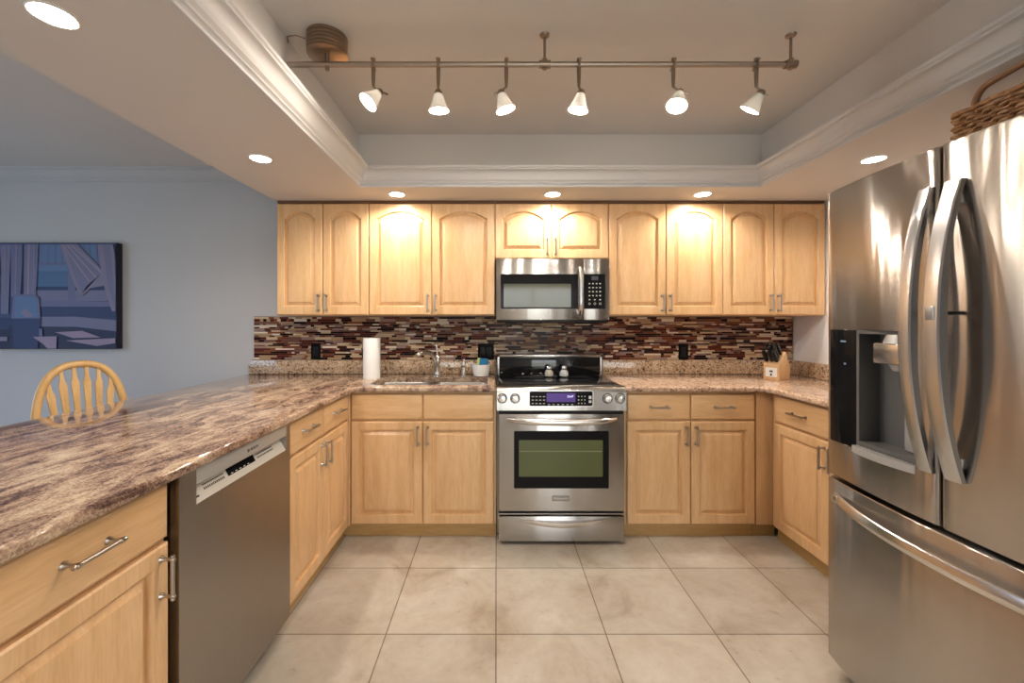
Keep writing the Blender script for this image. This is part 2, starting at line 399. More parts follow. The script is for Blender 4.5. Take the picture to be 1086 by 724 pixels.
# ------------------------------------------------------------------ worktops
def slab(outer, hole, z0, z1, r, mat, parent, name):
    mbx = MB(); lps = []
    prof_ = [(r*(1-math.sin(PI/2*k_/4)), z0 + r*(1-math.cos(PI/2*k_/4))) for k_ in range(5)]
    prof_ += [(r*(1-math.cos(PI/2*k_/4)), z1 - r*(1-math.sin(PI/2*k_/4))) for k_ in range(5)]
    rows = [[(x, y, z) for x, y in offset_poly(outer, d)] for d, z in prof_]
    b = bmesh.new(); vr = [[b.verts.new(p) for p in row] for row in rows]; n_ = len(outer)
    for a_, c_ in zip(vr[:-1], vr[1:]):
        for i in range(n_): b.faces.new((a_[i], a_[(i+1) % n_], c_[(i+1) % n_], c_[i]))
    for row, z in ((vr[0], z0), (vr[-1], z1)):
        ed = [b.edges.get((row[i], row[(i+1) % n_])) for i in range(n_)]
        if hole:
            hv = [b.verts.new((x, y, z)) for x, y in hole]
            ed += [b.edges.new((hv[i], hv[(i+1) % len(hv)])) for i in range(len(hv))]
            if z == z0: h0 = hv
            else:
                for i in range(len(hv)): b.faces.new((h0[i], h0[(i+1) % len(hv)], hv[(i+1) % len(hv)], hv[i]))
        bmesh.ops.triangle_fill(b, edges=ed, use_beauty=True)
    mbx.add(b); return mbx.build(name, mat, parent)
ZT, ZB = 0.915, 0.882
SINK = (-0.785, -0.055, 2.495, 2.835)
t_ = thing('worktop', 'brown granite worktop running from the peninsula bar to the sink', 'worktop', (-1.3, 2.4, ZB))
slab([(-1.83, 0.62), (-0.842, 0.62), (-0.842, 2.385), (-0.807, 2.42), (-0.006, 2.42), (-0.006, 3.044), (-1.83, 3.044)],
     rrect(SINK[0], SINK[1], SINK[2], SINK[3], 0.06), ZB, ZT, 0.012, granite_top, t_, 'slab')
MB().box(-1.83, -0.006, 3.018, 3.044, ZT, 1.017, 0.003).build('upstand', granite_up, t_)
t_ = thing('worktop', 'L-shaped granite worktop carrying the knife block, right of the range', 'worktop', (1.5, 2.7, ZB))
slab([(0.766, 2.42), (1.555, 2.42), (1.595, 2.38), (1.595, 1.60), (2.199, 1.60), (2.199, 3.044), (0.766, 3.044)], None, ZB, ZT, 0.012, granite_right, t_, 'slab')
up = MB(); up.box(0.766, 2.199, 3.018, 3.044, ZT, 1.017, 0.003); up.box(2.173, 2.199, 1.60, 3.017, ZT, 1.017, 0.003)
up.build('upstand', granite_up, t_)

# ------------------------------------------------------------------ mosaic splashback (one tiled surface)
mz = MB(); mz.box(-1.80, 2.20, 3.040, 3.049, 1.0175, 1.3395)
z = 1.019
prev = 0
while z < 1.330:
    h = random.choice((0.010, 0.013, 0.016, 0.021))
    h = min(h, 1.3385 - z)
    if h < 0.006: break
    x = -1.80
    while x < 2.199:
        L = random.choice((0.025, 0.04, 0.055, 0.08, 0.10, 0.13)) * random.uniform(0.85, 1.1)
        x1 = min(x+L, 2.199)
        mi = random.choices(range(9), (15, 15, 14, 11, 15, 13, 13, 11, 8))[0]
        if mi == prev: mi = random.randrange(9)
        prev = mi
        d = random.uniform(0.0025, 0.0045)
        if x1-x > 0.006: mz.box(x+0.0008, x1-0.0008, 3.040-d, 3.0405, z+0.0008, z+h-0.0008, 0, mi+1)
        x = x1
    z += h
o = mz.build('mosaic_backsplash', [grout_m]+mosaic_m, smooth=0)
tag(o, 'mosaic backsplash of thin brown, burgundy and cream strips below the wall cabinets', 'backsplash')

# ------------------------------------------------------------------ cabinets
class Frame:
    """maps (u along the face, w height, n outwards) to the world"""
    def __init__(self, side, pos): self.side, self.pos = side, pos
    def P(self, u, w, n):
        if self.side == 'back': return (u, self.pos - n, w)
        if self.side == 'left': return (self.pos + n, u, w)
        return (self.pos - n, u, w)
    def rot(self, vertical):
        if self.side == 'back': return (0, PI/2, 0) if vertical else (0, 0, 0)
        if self.side == 'left': return Euler((0, PI/2, PI/2)) if vertical else (0, 0, PI/2)
        return Euler((0, PI/2, -PI/2)) if vertical else (0, 0, -PI/2)
def pull_mesh():
    q = MB(); hl = 0.048
    for s in (-1, 1):
        q.lathe([(0.0095, 0.0), (0.0085, 0.003), (0.0045, 0.009), (0.0042, 0.022), (0.0065, 0.026), (0.0068, 0.031), (0.0045, 0.036), (0.0, 0.0365)], (s*hl, 0, 0), 14, (0, -1, 0))
        q.lathe([(0.0, 0.0), (0.005, 0.001), (0.0055, 0.004), (0.004, 0.008)], (s*(hl+0.012), -0.030, 0), 12, (-s, 0, 0))
    q.tube([(-hl-0.004, -0.030, 0), (0, -0.030, 0), (hl+0.004, -0.030, 0)], 0.0054, 12)
    me_o = q.build('pull_source', pull_m, base=(0, 0, 0)); me = me_o.data
    bpy.data.objects.remove(me_o); return me
PULL = pull_mesh()
def add_pull(part, fr, u, w, n, vertical, name='handle'):
    o = bpy.data.objects.new(name, PULL); C.objects.link(o); o.parent = part
    off = part.location + part.parent.location
    o.location = Vector(fr.P(u, w, n)) - off; o.rotation_euler = fr.rot(vertical)
    return o
def panel_door(fr, u0, u1, w0, w1, arch, root, mat, name='door', stile=0.048, rail=0.055):
    a0, a1 = u0+stile, u1-stile; b0 = w0+rail; top = w1-0.048
    if arch:
        rise = 0.048; spring = top-rise; sh = 0.010
        half = (a1-a0)/2-sh; cx = (a0+a1)/2; R = (half*half+rise*rise)/(2*rise); cz = top-R
        th = math.asin(min(1, half/R)); n_ = 18
        arc = [(cx+R*math.sin(th-2*th*k_/n_), cz+R*math.cos(th-2*th*k_/n_)) for k_ in range(n_+1)]
        inner = [(a0, b0), (a1, b0), (a1, spring)] + arc + [(a0, spring)]
        outer = [(u0, w0), (u1, w0), (u1, w1)] + [(p[0], w1) for p in arc] + [(u0, w1)]
    else:
        inner = [(a0, b0), (a1, b0), (a1, top), (a0, top)]; outer = [(u0, w0), (u1, w0), (u1, w1), (u0, w1)]
    def outin(d): return [(min(max(p[0], u0+d), u1-d), min(max(p[1], w0+d), w1-d)) for p in outer]
    seq = [(outer, 0.001), (outer, 0.015), (outin(0.0025), 0.0185), (outin(0.005), 0.020), (inner, 0.020), (offset_poly(inner, 0.002), 0.0185),
           (offset_poly(inner, 0.0045), 0.0065), (offset_poly(inner, 0.006), 0.0045), (offset_poly(inner, 0.012), 0.0045), (offset_poly(inner, 0.031), 0.0155), (offset_poly(inner, 0.0315), 0.0182), (offset_poly(inner, 0.034), 0.0185)]
    q = MB(); q.loops([[fr.P(p[0], p[1], n) for p in lp] for lp, n in seq])
    return q.build(name, mat, root, smooth=28)
def drawer_front(fr, u0, u1, w0, w1, root, mat, name='drawer'):
    base = [(u0, w0), (u1, w0), (u1, w1), (u0, w1)]
    seq = [(base, 0.001), (base, 0.012), (offset_poly(base, 0.003), 0.0165), (offset_poly(base, 0.007), 0.019), (offset_poly(base, 0.011), 0.020)]
    q = MB(); q.loops([[fr.P(p[0], p[1], n) for p in lp] for lp, n in seq]); return q.build(name, mat, root, smooth=28)

def upper(x0, x1, split, z0, label):
    fr = Frame('back', 2.75); root = thing('wall_cabinet', label, 'cabinet', ((x0+x1)/2, 2.9, z0), 0, 'maple wall cabinets')
    q = MB(); q.box(x0+0.0005, x1-0.0005, 2.75, 3.036, z0, 2.092, 0.001); q.build('carcass', wood_v, root)
    MB().box(x0+0.0005, x1-0.0005, 2.738, 2.775, 2.093, 2.1095, 0.002).build('top_trim', dark_trim, root)
    g = 0.0022
    for u0, u1, hs in ((x0+g, split-g, 1), (split+g, x1-g, -1)):
        d = panel_door(fr, u0, u1, z0+0.006, 2.086, True, root, wood_v)
        u = u1-0.024 if hs > 0 else u0+0.024
        add_pull(d, fr, u, z0+0.085, 0.020, True)
upper(-1.468, -0.852, -1.160, 1.340, 'narrow-doored maple wall cabinet beside the grey dining wall')
upper(-0.852, -0.010, -0.431, 1.340, 'wide maple wall cabinet with two arched doors above the sink')
upper(-0.010, 0.750, 0.368, 1.716, 'short maple wall cabinet directly above the microwave')
upper(0.750, 1.514, 1.132, 1.340, 'maple wall cabinet with two arched doors just right of the microwave')
upper(1.514, 2.197, 1.855, 1.340, 'maple wall cabinet in the corner next to the fridge')

def carcass(fr, u0, u1, depth, root, toe=True, w1=0.881):
    """open box: sides, floor, back and a face frame"""
    q = MB()
    def bx(ua, ub, wa, wb, na, nb):
        A = fr.P(ua, wa, na); B = fr.P(ub, wb, nb)
        q.box(min(A[0], B[0]), max(A[0], B[0]), min(A[1], B[1]), max(A[1], B[1]), min(A[2], B[2]), max(A[2], B[2]))
    bx(u0, u0+0.018, 0.085, w1, -depth, 0); bx(u1-0.018, u1, 0.085, w1, -depth, 0)
    bx(u0+0.018, u1-0.018, 0.085, 0.103, -depth, 0); bx(u0+0.018, u1-0.018, 0.103, w1, -depth, -depth+0.012)
    bx(u0+0.018, u1-0.018, 0.835, w1, -0.02, 0); bx(u0+0.018, u1-0.018, 0.69, 0.73, -0.02, 0); bx((u0+u1)/2-0.03, (u0+u1)/2+0.03, 0.103, 0.835, -0.02, -0.001)
    o = q.build('carcass', wood_v, root, smooth=0)
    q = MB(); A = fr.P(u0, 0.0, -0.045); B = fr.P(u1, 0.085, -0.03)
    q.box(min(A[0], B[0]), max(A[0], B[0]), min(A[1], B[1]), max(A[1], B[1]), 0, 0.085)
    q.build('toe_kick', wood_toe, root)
    return o
def base_unit(fr, u0, u1, depth, loc, label, fronts, pulls=True, door_pulls=None):
    root = thing('base_cabinet', label, 'cabinet', loc, 0, 'maple base cabinets')
    carcass(fr, u0, u1, depth, root); dz_ = 0.010 if fr.side == 'left' else 0.0
    wh = wood_hx if fr.side == 'back' else wood_hy
    for (a, b_, hs) in fronts:
        d = drawer_front(fr, a, b_, 0.716 + dz_, 0.868, root, wh, 'drawer' if pulls else 'false_drawer_front')
        if pulls: add_pull(d, fr, (a+b_)/2, 0.792 + dz_*1.5, 0.020, False)
        d = panel_door(fr, a, b_, 0.092, 0.704 + dz_, False, root, wood_v)
        u = b_-0.026 if hs > 0 else a+0.026
        add_pull(d, fr, u, 0.622 + dz_, 0.020, True)
    return root
FB = Frame('back', 2.46); FL = Frame('left', -0.895); FR = Frame('right', 1.655)
base_unit(FB, -0.872, -0.002, 0.57, (-0.44, 2.74, 0), 'maple sink cabinet left of the range with two plain false fronts', [(-0.868, -0.443, 1), (-0.437, -0.016, -1)], pulls=False)
r_ = base_unit(FB, 0.766, 1.553, 0.57, (1.16, 2.74, 0), 'maple base cabinet standing just right of the range', [(0.780, 1.157, 1), (1.163, 1.543, -1)])
# corner filler board
MB().box(1.554, 1.6545, 2.450, 2.468, 0.085, 0.881, 0.001).build('corner_filler', wood_v, r_)
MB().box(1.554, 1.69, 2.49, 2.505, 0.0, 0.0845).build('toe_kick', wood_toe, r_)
r_ = base_unit(FL, 1.722, 2.435, 0.56, (-1.17, 2.08, 0), 'maple base cabinet between the dishwasher and the sink corner', [(1.728, 2.072, 1), (2.078, 2.422, -1)])
MB().box(-0.915, -0.8725, 2.4355, 2.4595, 0.085, 0.881, 0.0005).build('corner_filler', wood_v, r_)
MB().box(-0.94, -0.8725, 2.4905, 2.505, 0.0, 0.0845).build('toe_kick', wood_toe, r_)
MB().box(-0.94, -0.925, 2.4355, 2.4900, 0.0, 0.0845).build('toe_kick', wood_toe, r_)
base_unit(FL, 0.650, 1.100, 0.56, (-1.17, 0.875, 0), 'maple base cabinet left of the dishwasher at the near peninsula end', [(0.656, 1.094, 1)])
base_unit(FR, 1.60, 2.449, 0.515, (1.93, 2.0, 0), 'maple base cabinet beside the fridge under the right-hand worktop', [(1.612, 2.008, 1), (2.014, 2.410, -1)])

# ------------------------------------------------------------------ dishwasher
dw = thing('dishwasher', 'stainless dishwasher built into the peninsula between two maple cabinets', 'dishwasher', (-1.17, 1.41, 0))
Y0, Y1, XD = 1.112, 1.712, -0.862
MB().box(-1.44, -0.93, Y0+0.004, Y1-0.002, 0.09, 0.868, 0.002).build('tub', case_grey, dw)
MB().box(-0.955, -0.935, Y0+0.004, Y1-0.002, 0.0, 0.0895, 0.001).build('toe_panel', dark_gap, dw)
PY0, PY1, PZ0, PZ1 = 1.176, 1.676, 0.775, 0.832       # pocket
q = MB()
YD0 = Y0
rows = [0.075, PZ0, PZ1, 0.8775]; cols = [YD0, PY0, PY1, Y1-0.003]
b = bmesh.new()
G = [[b.verts.new((XD, y, z)) for y in cols] for z in rows]
for i in range(3):
    for j in range(3):
        if i == 1 and j == 1: continue
        b.faces.new((G[i][j], G[i][j+1], G[i+1][j+1], G[i+1][j]))
ret = bmesh.ops.extrude_face_region(b, geom=list(b.faces))
bmesh.ops.translate(b, verts=[v_ for v_ in ret['geom'] if isinstance(v_, bmesh.types.BMVert)], vec=(-0.06, 0, 0))
q.add(b)
door = q.build('door', steel_dull, dw, smooth=20)
MB().box(XD-0.0005, XD+0.0015, PY0, PY1, PZ1+0.001, 0.8772, 0.0004).build('top_strip', light_plastic, dw)
# sloping control strip inside the pocket
q = MB(); q.prism([(XD-0.001, PZ0), (XD-0.034, 0.836), (XD-0.058, 0.836), (XD-0.058, PZ0)], 'y', PY0+0.001, PY1-0.001)
strip = q.build('control_strip', panel_plastic, dw)
sl = math.atan2(0.061, 0.033)
def on_strip(y, f): # f 0 bottom..1 top
    return Vector((XD-0.001-0.033*f, y, PZ0+0.061*f)) + Vector((0.061, 0, 0.033)).normalized()*0.0006
def strip_quad(y0, y1, f0, f1, name, mat, lift=0.0):
    nrm = Vector((0.061, 0, 0.033)).normalized()*lift
    q = MB(); q.loops([[on_strip(y0, f0)+nrm, on_strip(y1, f0)+nrm, on_strip(y1, f1)+nrm, on_strip(y0, f1)+nrm]], cap0=False); return q.build(name, mat, strip, smooth=0)
def quad_mb(q, y0, y1, f0, f1): q.loops([[on_strip(y0, f0), on_strip(y1, f0), on_strip(y1, f1), on_strip(y0, f1)]], cap0=False)
strip_quad(1.335, 1.485, 0.34, 0.70, 'display', black_gloss)
q = MB()
for k_ in range(12):
    quad_mb(q, 1.225+k_*0.008, 1.225+k_*0.008+0.0055, 0.36, 0.46)
    quad_mb(q, 1.500+k_*0.009, 1.500+k_*0.009+0.0065, 0.40, 0.48)
quad_mb(q, 1.225, 1.320, 0.56, 0.61); quad_mb(q, 1.500, 1.605, 0.58, 0.63); quad_mb(q, 1.180, 1.20, 0.22, 0.30); quad_mb(q, 1.184, 1.194, 0.36, 0.46)
q.build('printed_legend', ink_dark, strip, smooth=0)
q = MB()
for k_ in range(5): quad_mb(q, 1.35+k_*0.022, 1.36+k_*0.022, 0.38, 0.42)
o = q.build('button_marks', ink_light, strip, smooth=0); o.location = (0.0007, 0, 0.0004)
text('lettering', 'BOSCH', 0.014, ink_dark, dw, (XD+0.0022, 1.455, 0.853), (PI/2, 0, PI/2))
q = MB(); q.lathe([(0.0058, 0), (0.0058, 0.0006), (0.0045, 0.0006), (0.0045, 0)], (XD+0.0016, 1.420, 0.853), 20, (1, 0, 0), cap0=False, cap1=False); q.box(XD+0.0016, XD+0.0021, 1.4188, 1.4212, 0.8492, 0.8568)
q.build('emblem', ink_dark, dw)
MB().box(-0.93, -0.90, Y0-0.011, YD0-0.002, 0.0, 0.880).build('side_gap_strip', dark_gap, dw)

# ------------------------------------------------------------------ range
rg = thing('range', 'stainless electric range with black glass cooktop under the microwave', 'range', (0.38, 2.7, 0))
RX0, RX1, RF = 0.004, 0.756, 2.385
MB().box(RX0, RX1, RF+0.045, 3.010, 0.045, 0.900, 0.002).build('body', steel_dull, rg)
for x in (RX0+0.04, RX1-0.04):
    for y in (RF+0.09, 2.95): MB().lathe([(0.018, 0.0), (0.018, 0.01), (0.010, 0.014), (0.010, 0.046)], (x, y, 0), 12).build('foot', black_plastic, rg)
MB().box(RX0+0.006, RX1-0.006, 2.40+0.05, 2.905, 0.9005, 0.918, 0.003).build('cooktop', black_glass, rg)
ring_m = simple('burner_print', (0.05, 0.05, 0.052), 0.25)
for cx, cy, r0 in ((0.20, 2.56, 0.105), (0.20, 2.78, 0.075), (0.56, 2.56, 0.085), (0.56, 2.78, 0.10)):
    MB().lathe([(r0, 0), (r0, 0.0003), (r0-0.003, 0.0003), (r0-0.003, 0)], (cx, cy, 0.9181), 40, cap0=False, cap1=False).build('burner_ring', ring_m, rg)
q = MB(); q.box(RX0, RX1, 2.925, 3.012, 0.9005, 1.066, 0.006)
bgd = q.build('backguard', steel_brushed, rg)
MB().box(RX0+0.018, RX1-0.018, 2.917, 2.9245, 0.919, 1.048, 0.001).build('glass_panel', black_glass, bgd)
q = MB(); q.box(RX0, RX0+0.017, 2.914, 2.9245, 0.919, 1.064, 0.001); q.box(RX1-0.017, RX1, 2.914, 2.9245, 0.919, 1.064, 0.001); q.box(RX0, RX1, 2.914, 2.9245, 1.049, 1.064, 0.001)
q.build('glass_frame', steel_brushed, bgd)
# control panel: upright face with rounded top running into the cooktop
pf = [(RF, 0.782), (RF, 0.885), (RF+0.004, 0.900), (RF+0.014, 0.912), (RF+0.030, 0.918), (RF+0.064, 0.920), (RF+0.064, 0.9005), (RF+0.0445, 0.9), (RF+0.0445, 0.782)]
q = MB(); q.prism(pf, 'x', RX0-0.002, RX1+0.002); cp = q.build('control_panel', steel_brushed, rg, smooth=40)
def face_rr(x0, x1, z0, z1, r, y, th, name, mat, par):
    q = MB(); pts = rrect(x0, x1, z0, z1, r, 4); q.prism(pts, 'y', y-th, y); return q.build(name, mat, par)
def pr(px, py, d=RF): return ((px-526.5)*d/434, 1.30-(py-341)*d/434)
bx0, bz1 = pr(560.5, 413.6); bx1, bz0 = pr(629.3, 431.2)
face_rr(bx0, bx1, bz0, bz1, 0.012, RF-0.0003, 0.0035, 'control_bezel', chrome, cp)
bez = face_rr(bx0+0.006, bx1-0.006, bz0+0.006, bz1-0.006, 0.008, RF-0.0039, 0.0015, 'control_glass', black_gloss, cp)
dx0, dz1 = pr(579.5, 416.6); dx1, dz0 = pr(610, 426)
q = MB(); q.box(dx0, dx1, RF-0.0062, RF-0.0055, dz0, dz1); q.build('display', display_m, bez)
text('clock_digits', '10:47', 0.017, digits_m, bez, (dx1-0.030, RF-0.0064, dz1-0.020), (PI/2, 0, 0))
q = MB()
for r_i in range(3):
    for c_i in range(4):
        q.box(bx0+0.018+c_i*0.022, bx0+0.030+c_i*0.022, RF-0.0060, RF-0.0055, bz0+0.018+r_i*0.020, bz0+0.022+r_i*0.020)
    for c_i in range(3):
        q.box(dx1+0.016+c_i*0.018, dx1+0.022+c_i*0.018, RF-0.0060, RF-0.0055, bz0+0.018+r_i*0.020, bz0+0.024+r_i*0.020)
for c_i in range(6): q.box(dx0+0.008+c_i*0.027, dx0+0.020+c_i*0.027, RF-0.0060, RF-0.0055, bz0+0.012, bz0+0.016)
q.build('button_marks', ink_light, bez, smooth=0)
key_m = simple('pale_keys', (0.62, 0.62, 0.6), 0.4)
for a_, c_ in ((0.024, 0.038), (0.046, 0.064)): MB().box(bx1-0.028, bx1-0.012, RF-0.0062, RF-0.0055, bz0+a_, bz0+c_).build('start_key', key_m, bez, smooth=0)
for px in (532.6, 546.2, 644.2, 657.6):
    kx, kz = pr(px, 422.3)
    q = MB(); q.lathe([(0.025, 0), (0.025, 0.004), (0.021, 0.007), (0.019, 0.022), (0.017, 0.026), (0.0, 0.027)], (kx, RF-0.0005, kz), 28, (0, -1, 0)); q.box(kx-0.004, kx+0.004, RF-0.033, RF-0.026, kz-0.018, kz+0.018, 0.0015)
    kn = q.build('knob', chrome, cp)
    q = MB(); q.lathe([(0.029, 0), (0.029, 0.0018), (0.0265, 0.0022)], (kx, RF-0.0002, kz), 28, (0, -1, 0)); q.build('knob_skirt', black_plastic, kn)
MB().box(RX0+0.008, RX1-0.008, RF+0.020, RF+0.0445, 0.184, 0.7815).build('door_gap', dark_gap, rg)
# oven door
od = MB().box(RX0+0.010, RX1-0.010, RF-0.008, RF+0.019, 0.198, 0.764, 0.006).build('oven_door', steel_brushed, rg)
wx0, wz1 = pr(545, 456.5); wx1, wz0 = pr(645.2, 517)
face_rr(wx0, wx1, wz0, wz1, 0.006, RF-0.0082, 0.002, 'window_surround', black_gloss, od)
gx0, gz1 = pr(550.2, 466); gx1, gz0 = pr(638.8, 504.6)
face_rr(gx0, gx1, gz0, gz1, 0.006, RF-0.0104, 0.0008, 'window_glass', green_glass, od)
q = MB(); q.box(gx0+0.004, gx1-0.004, RF-0.0116, RF-0.0113, gz1-0.068, gz1-0.062); q.build('rack_line', simple('rack_wire', (0.16, 0.19, 0.09), 0.4), od, smooth=0)
def bow_handle(xa, xb, z, out, r, droop, y0, name, par, mat, sq=(1, 1)):
    pts = []; n_ = 20
    for k_ in range(n_+1):
        s = -1+2*k_/n_; f = 1-s**4
        pts.append(((xa+xb)/2+s*(xb-xa)/2, y0-out*f, z-droop*(1-s*s)))
    rr = [r*(0.55+0.45*math.sin(PI*k_/n_)**0.5) for k_ in range(n_+1)]
    q = MB(); q.tube(pts, rr, 14, squash=sq); return q.build(name, mat, par)
hx0, hz = pr(538, 446); hx1, _ = pr(653, 446)
bow_handle(hx0, hx1, hz+0.012, 0.045, 0.015, 0.010, RF-0.009, 'handle', od, steel_handle, (1.25, 0.9))
ex0, ez1 = pr(585.3, 524.7); ex1, ez0 = pr(603.6, 530.6)
bd = face_rr(ex0, ex1, ez0, ez1, 0.003, RF-0.0082, 0.0015, 'badge', simple('badge_plate', (0.30, 0.29, 0.27), 0.4, 0.8), od)
text('lettering', 'KitchenAid', 0.0185, simple('pale_metal_print', (0.75, 0.74, 0.7), 0.4, 0.5), bd, ((ex0+ex1)/2, RF-0.0100, (ez0+ez1)/2), (PI/2, 0, 0))
# storage drawer
MB().box(RX0+0.008, RX1-0.008, RF+0.000, RF+0.0445, 0.177, 0.183).build('drawer_gap_rail', steel_dull, rg)
dr = MB().box(RX0+0.010, RX1-0.010, RF-0.006, RF+0.040, 0.022, 0.168, 0.005).build('storage_drawer', steel_brushed, rg)
hx0, hz = pr(550, 550); hx1, _ = pr(642, 550)
pts_t, pts_b = [], []
for k_ in range(21):
    s = -1+2*k_/20; x = (hx0+hx1)/2+s*(hx1-hx0)/2
    pts_t.append((x, hz+0.002-0.010*(1-s*s))); pts_b.append((x, hz-0.004-0.032*(1-s*s)))
q = MB(); lps = []
for k_ in range(21):
    s = -1+2*k_/20; o_y = RF-0.007-0.032*(1-s*s)
    (x, zt), (_, zb) = pts_t[k_], pts_b[k_]
    lps.append([(x, RF-0.007, zt), (x, o_y, zt-0.001), (x, o_y-0.001, (zt+zb)/2), (x, o_y+0.002, zb), (x, RF-0.007, zb)])
q.loops(lps); q.build('handle', steel_handle, dr)

# ------------------------------------------------------------------ microwave
mw = thing('microwave', 'stainless over-the-range microwave with black keypad and vertical handle', 'microwave', (0.37, 2.85, 1.306))
MF = 2.70
def pm(px, py): return ((px-526.5)*MF/434, 1.30-(py-341)*MF/434)
def pmc(cx, cy): return pm(510+cx/4.826, 200+cy/4.826)
mx0, mz1 = pm(526.3, 276.0); mx1, mz0 = pm(646.3, 340.5)
MB().box(mx0, mx1, MF+0.032, 3.035, mz0+0.006, 1.7145, 0.003).build('case', case_grey, mw)
MB().box(mx0+0.004, mx1-0.004, MF+0.006, 2.95, mz0-0.010, mz0+0.0055, 0.003).build('underside_vent', black_plastic, mw)
sx_, _ = pmc(526.5, 0)
md = MB().box(mx0, sx_-0.001, MF, MF+0.0315, mz0+0.008, 1.7145, 0.004).build('door', steel_brushed, mw)
mk = MB().box(sx_+0.001, mx1, MF, MF+0.0315, mz0+0.008, 1.7145, 0.004).build('control_column', steel_brushed, mw)
x0, z1 = pmc(101, 437); x1, z0 = pmc(497, 614)
face_rr(x0, x1, z0, z1, 0.006, MF-0.0002, 0.002, 'window_surround', black_gloss, md)
x0, z1 = pmc(117, 487); x1, z0 = pmc(461, 606)
face_rr(x0, x1, z0, z1, 0.004, MF-0.0024, 0.0008, 'window_glass', micro_glass, md)
x0, z1 = pmc(524.5, 437); x1, z0 = pmc(636, 615)
kp = face_rr(sx_+0.003, x1, z0, z1, 0.004, MF-0.0002, 0.002, 'keypad', black_gloss, mk)
q = MB()
for r_i in range(6):
    for c_i in range(4 if r_i < 4 else 3):
        cx, cz = pmc(556+c_i*(18 if r_i < 4 else 27), 486+r_i*20.5)
        s = 0.0055 if r_i < 5 else 0.0075
        if r_i == 5: q.lathe([(s, 0), (s, 0.0004), (s-0.0018, 0.0004), (s-0.0018, 0)], (cx, MF-0.0023, cz), 16, (0, -1, 0), cap0=False, cap1=False)
        else: q.box(cx-s, cx+s*0.8, MF-0.0027, MF-0.0023, cz-0.0035, cz+0.0035)
q.build('key_marks', ink_light, kp, smooth=0)
x0, z1 = pmc(566, 448); x1, z0 = pmc(600, 468)
q = MB(); q.box(x0, x1, MF-0.0027, MF-0.0023, z0, z1); q.build('display', simple('dim_display', (0.05, 0.055, 0.07), 0.2), kp, smooth=0)
x, z_ = pmc(505, 649)
q = MB(); q.prism(rrect(x-0.016, x+0.012, z_-0.008, z_+0.008, 0.006), 'y', MF-0.0012, MF-0.0002); q.build('badge', ink_dark, md)
hx, ht = pmc(508, 404); _, hb = pmc(508, 640)
pts = []
for k_ in range(17):
    s = -1+2*k_/16; pts.append((hx, MF-0.004-0.038*(1-s**6), (ht+hb)/2+s*(ht-hb)/2))
q = MB(); q.tube(pts, 0.0125, 12, squash=(0.7, 1.0)); q.build('handle', steel_handle, md)

# ------------------------------------------------------------------ refrigerator
fg = thing('refrigerator', 'large stainless french-door refrigerator with water dispenser', 'refrigerator', (1.7, 1.11, 0))
FY0, FY1, FC = 0.690, 1.530, 1.110
def fx(y, base=1.236, bulge=0.036): return base - bulge*(1-((y-FC)/0.42)**2)
XB = 1.300
MB().box(1.306, 2.165, FY0+0.004, FY1-0.004, 0.030, 1.755, 0.004).build('case', case_grey, fg)
for x in (1.40, 2.08):
    for y in (FY0+0.07, FY1-0.07): MB().lathe([(0.022, 0), (0.022, 0.012), (0.012, 0.016), (0.012, 0.031)], (x, y, 0), 12).build('foot', black_plastic, fg)
for y in (FY0+0.05, FY1-0.05): MB().box(1.303, 1.360, y-0.03, y+0.03, 1.7555, 1.775, 0.004).build('hinge_cover', case_grey, fg)
def fridge_door(y0, y1, z0, z1, hole=None, ry=0.012, nseg=16, curve=fx):
    ys = [y0, y0+0.001, y0+0.003, y0+0.007] + [y0+ry+(y1-y0-2*ry)*k_/nseg for k_ in range(nseg+1)] + [y1-0.007, y1-0.003, y1-0.001, y1]
    zs = [z0, z0+0.002, z0+0.006, z0+0.5*(z1-z0), z1-0.006, z1-0.002, z1]
    if hole: ys += [hole[0], hole[1]]; zs += [hole[2], hole[3]]
    ys = sorted(set(ys)); zs = sorted(set(zs))
    if hole: # drop columns too close to the hole sides
        ys = [y for y in ys if y in hole[:2] or min(abs(y-hole[0]), abs(y-hole[1])) > 0.004]
    def rnd(d, r):
        return 0.0 if d >= r else r-math.sqrt(max(0, r*r-(r-d)**2))
    b = bmesh.new(); G = []
    for z in zs:
        row = []
        for y in ys:
            x = curve(y) + rnd(min(y-y0, y1-y), ry) + rnd(min(z-z0, z1-z), 0.006)
            row.append(b.verts.new((min(x, XB-0.004), y, z)))
        G.append(row)
    for i in range(len(zs)-1):
        for j in range(len(ys)-1):
            if hole and hole[0]-1e-6 <= ys[j] and ys[j+1] <= hole[1]+1e-6 and hole[2]-1e-6 <= zs[i] and zs[i+1] <= hole[3]+1e-6: continue
            b.faces.new((G[i][j], G[i][j+1], G[i+1][j+1], G[i+1][j]))
    # sides to the back plane
    def skirt(vs):
        back = [b.verts.new((XB, v_.co.y, v_.co.z)) for v_ in vs]
        for k_ in range(len(vs)):
            m_ = (k_+1) % len(vs); b.faces.new((vs[k_], vs[m_], back[m_], back[k_]))
        return back
    per = G[0][:] + [r[-1] for r in G[1:]] + G[-1][-2::-1] + [r[0] for r in G[-2:0:-1]]
    bk = skirt(per)
    if not hole: b.faces.new(bk)
    bmesh.ops.recalc_face_normals(b, faces=b.faces)
    return MB().add(b)
DH = (1.172, 1.500, 0.868, 1.272)
GAP = 0.003
dl = fridge_door(FC+GAP, FY1, 0.742, 1.778, DH).build('door', steel_fridge, fg, smooth=50)
dr_ = fridge_door(FY0, FC-GAP, 0.742, 1.778).build('door', steel_fridge, fg, smooth=50)
dz = fridge_door(FY0, FY1, 0.066, 0.728, None, nseg=28).build('freezer_drawer', steel_fridge, fg, smooth=50)
# dispenser set into the far door
q = MB(); xf = fx(DH[1]) + 0.004; yb = 1.385
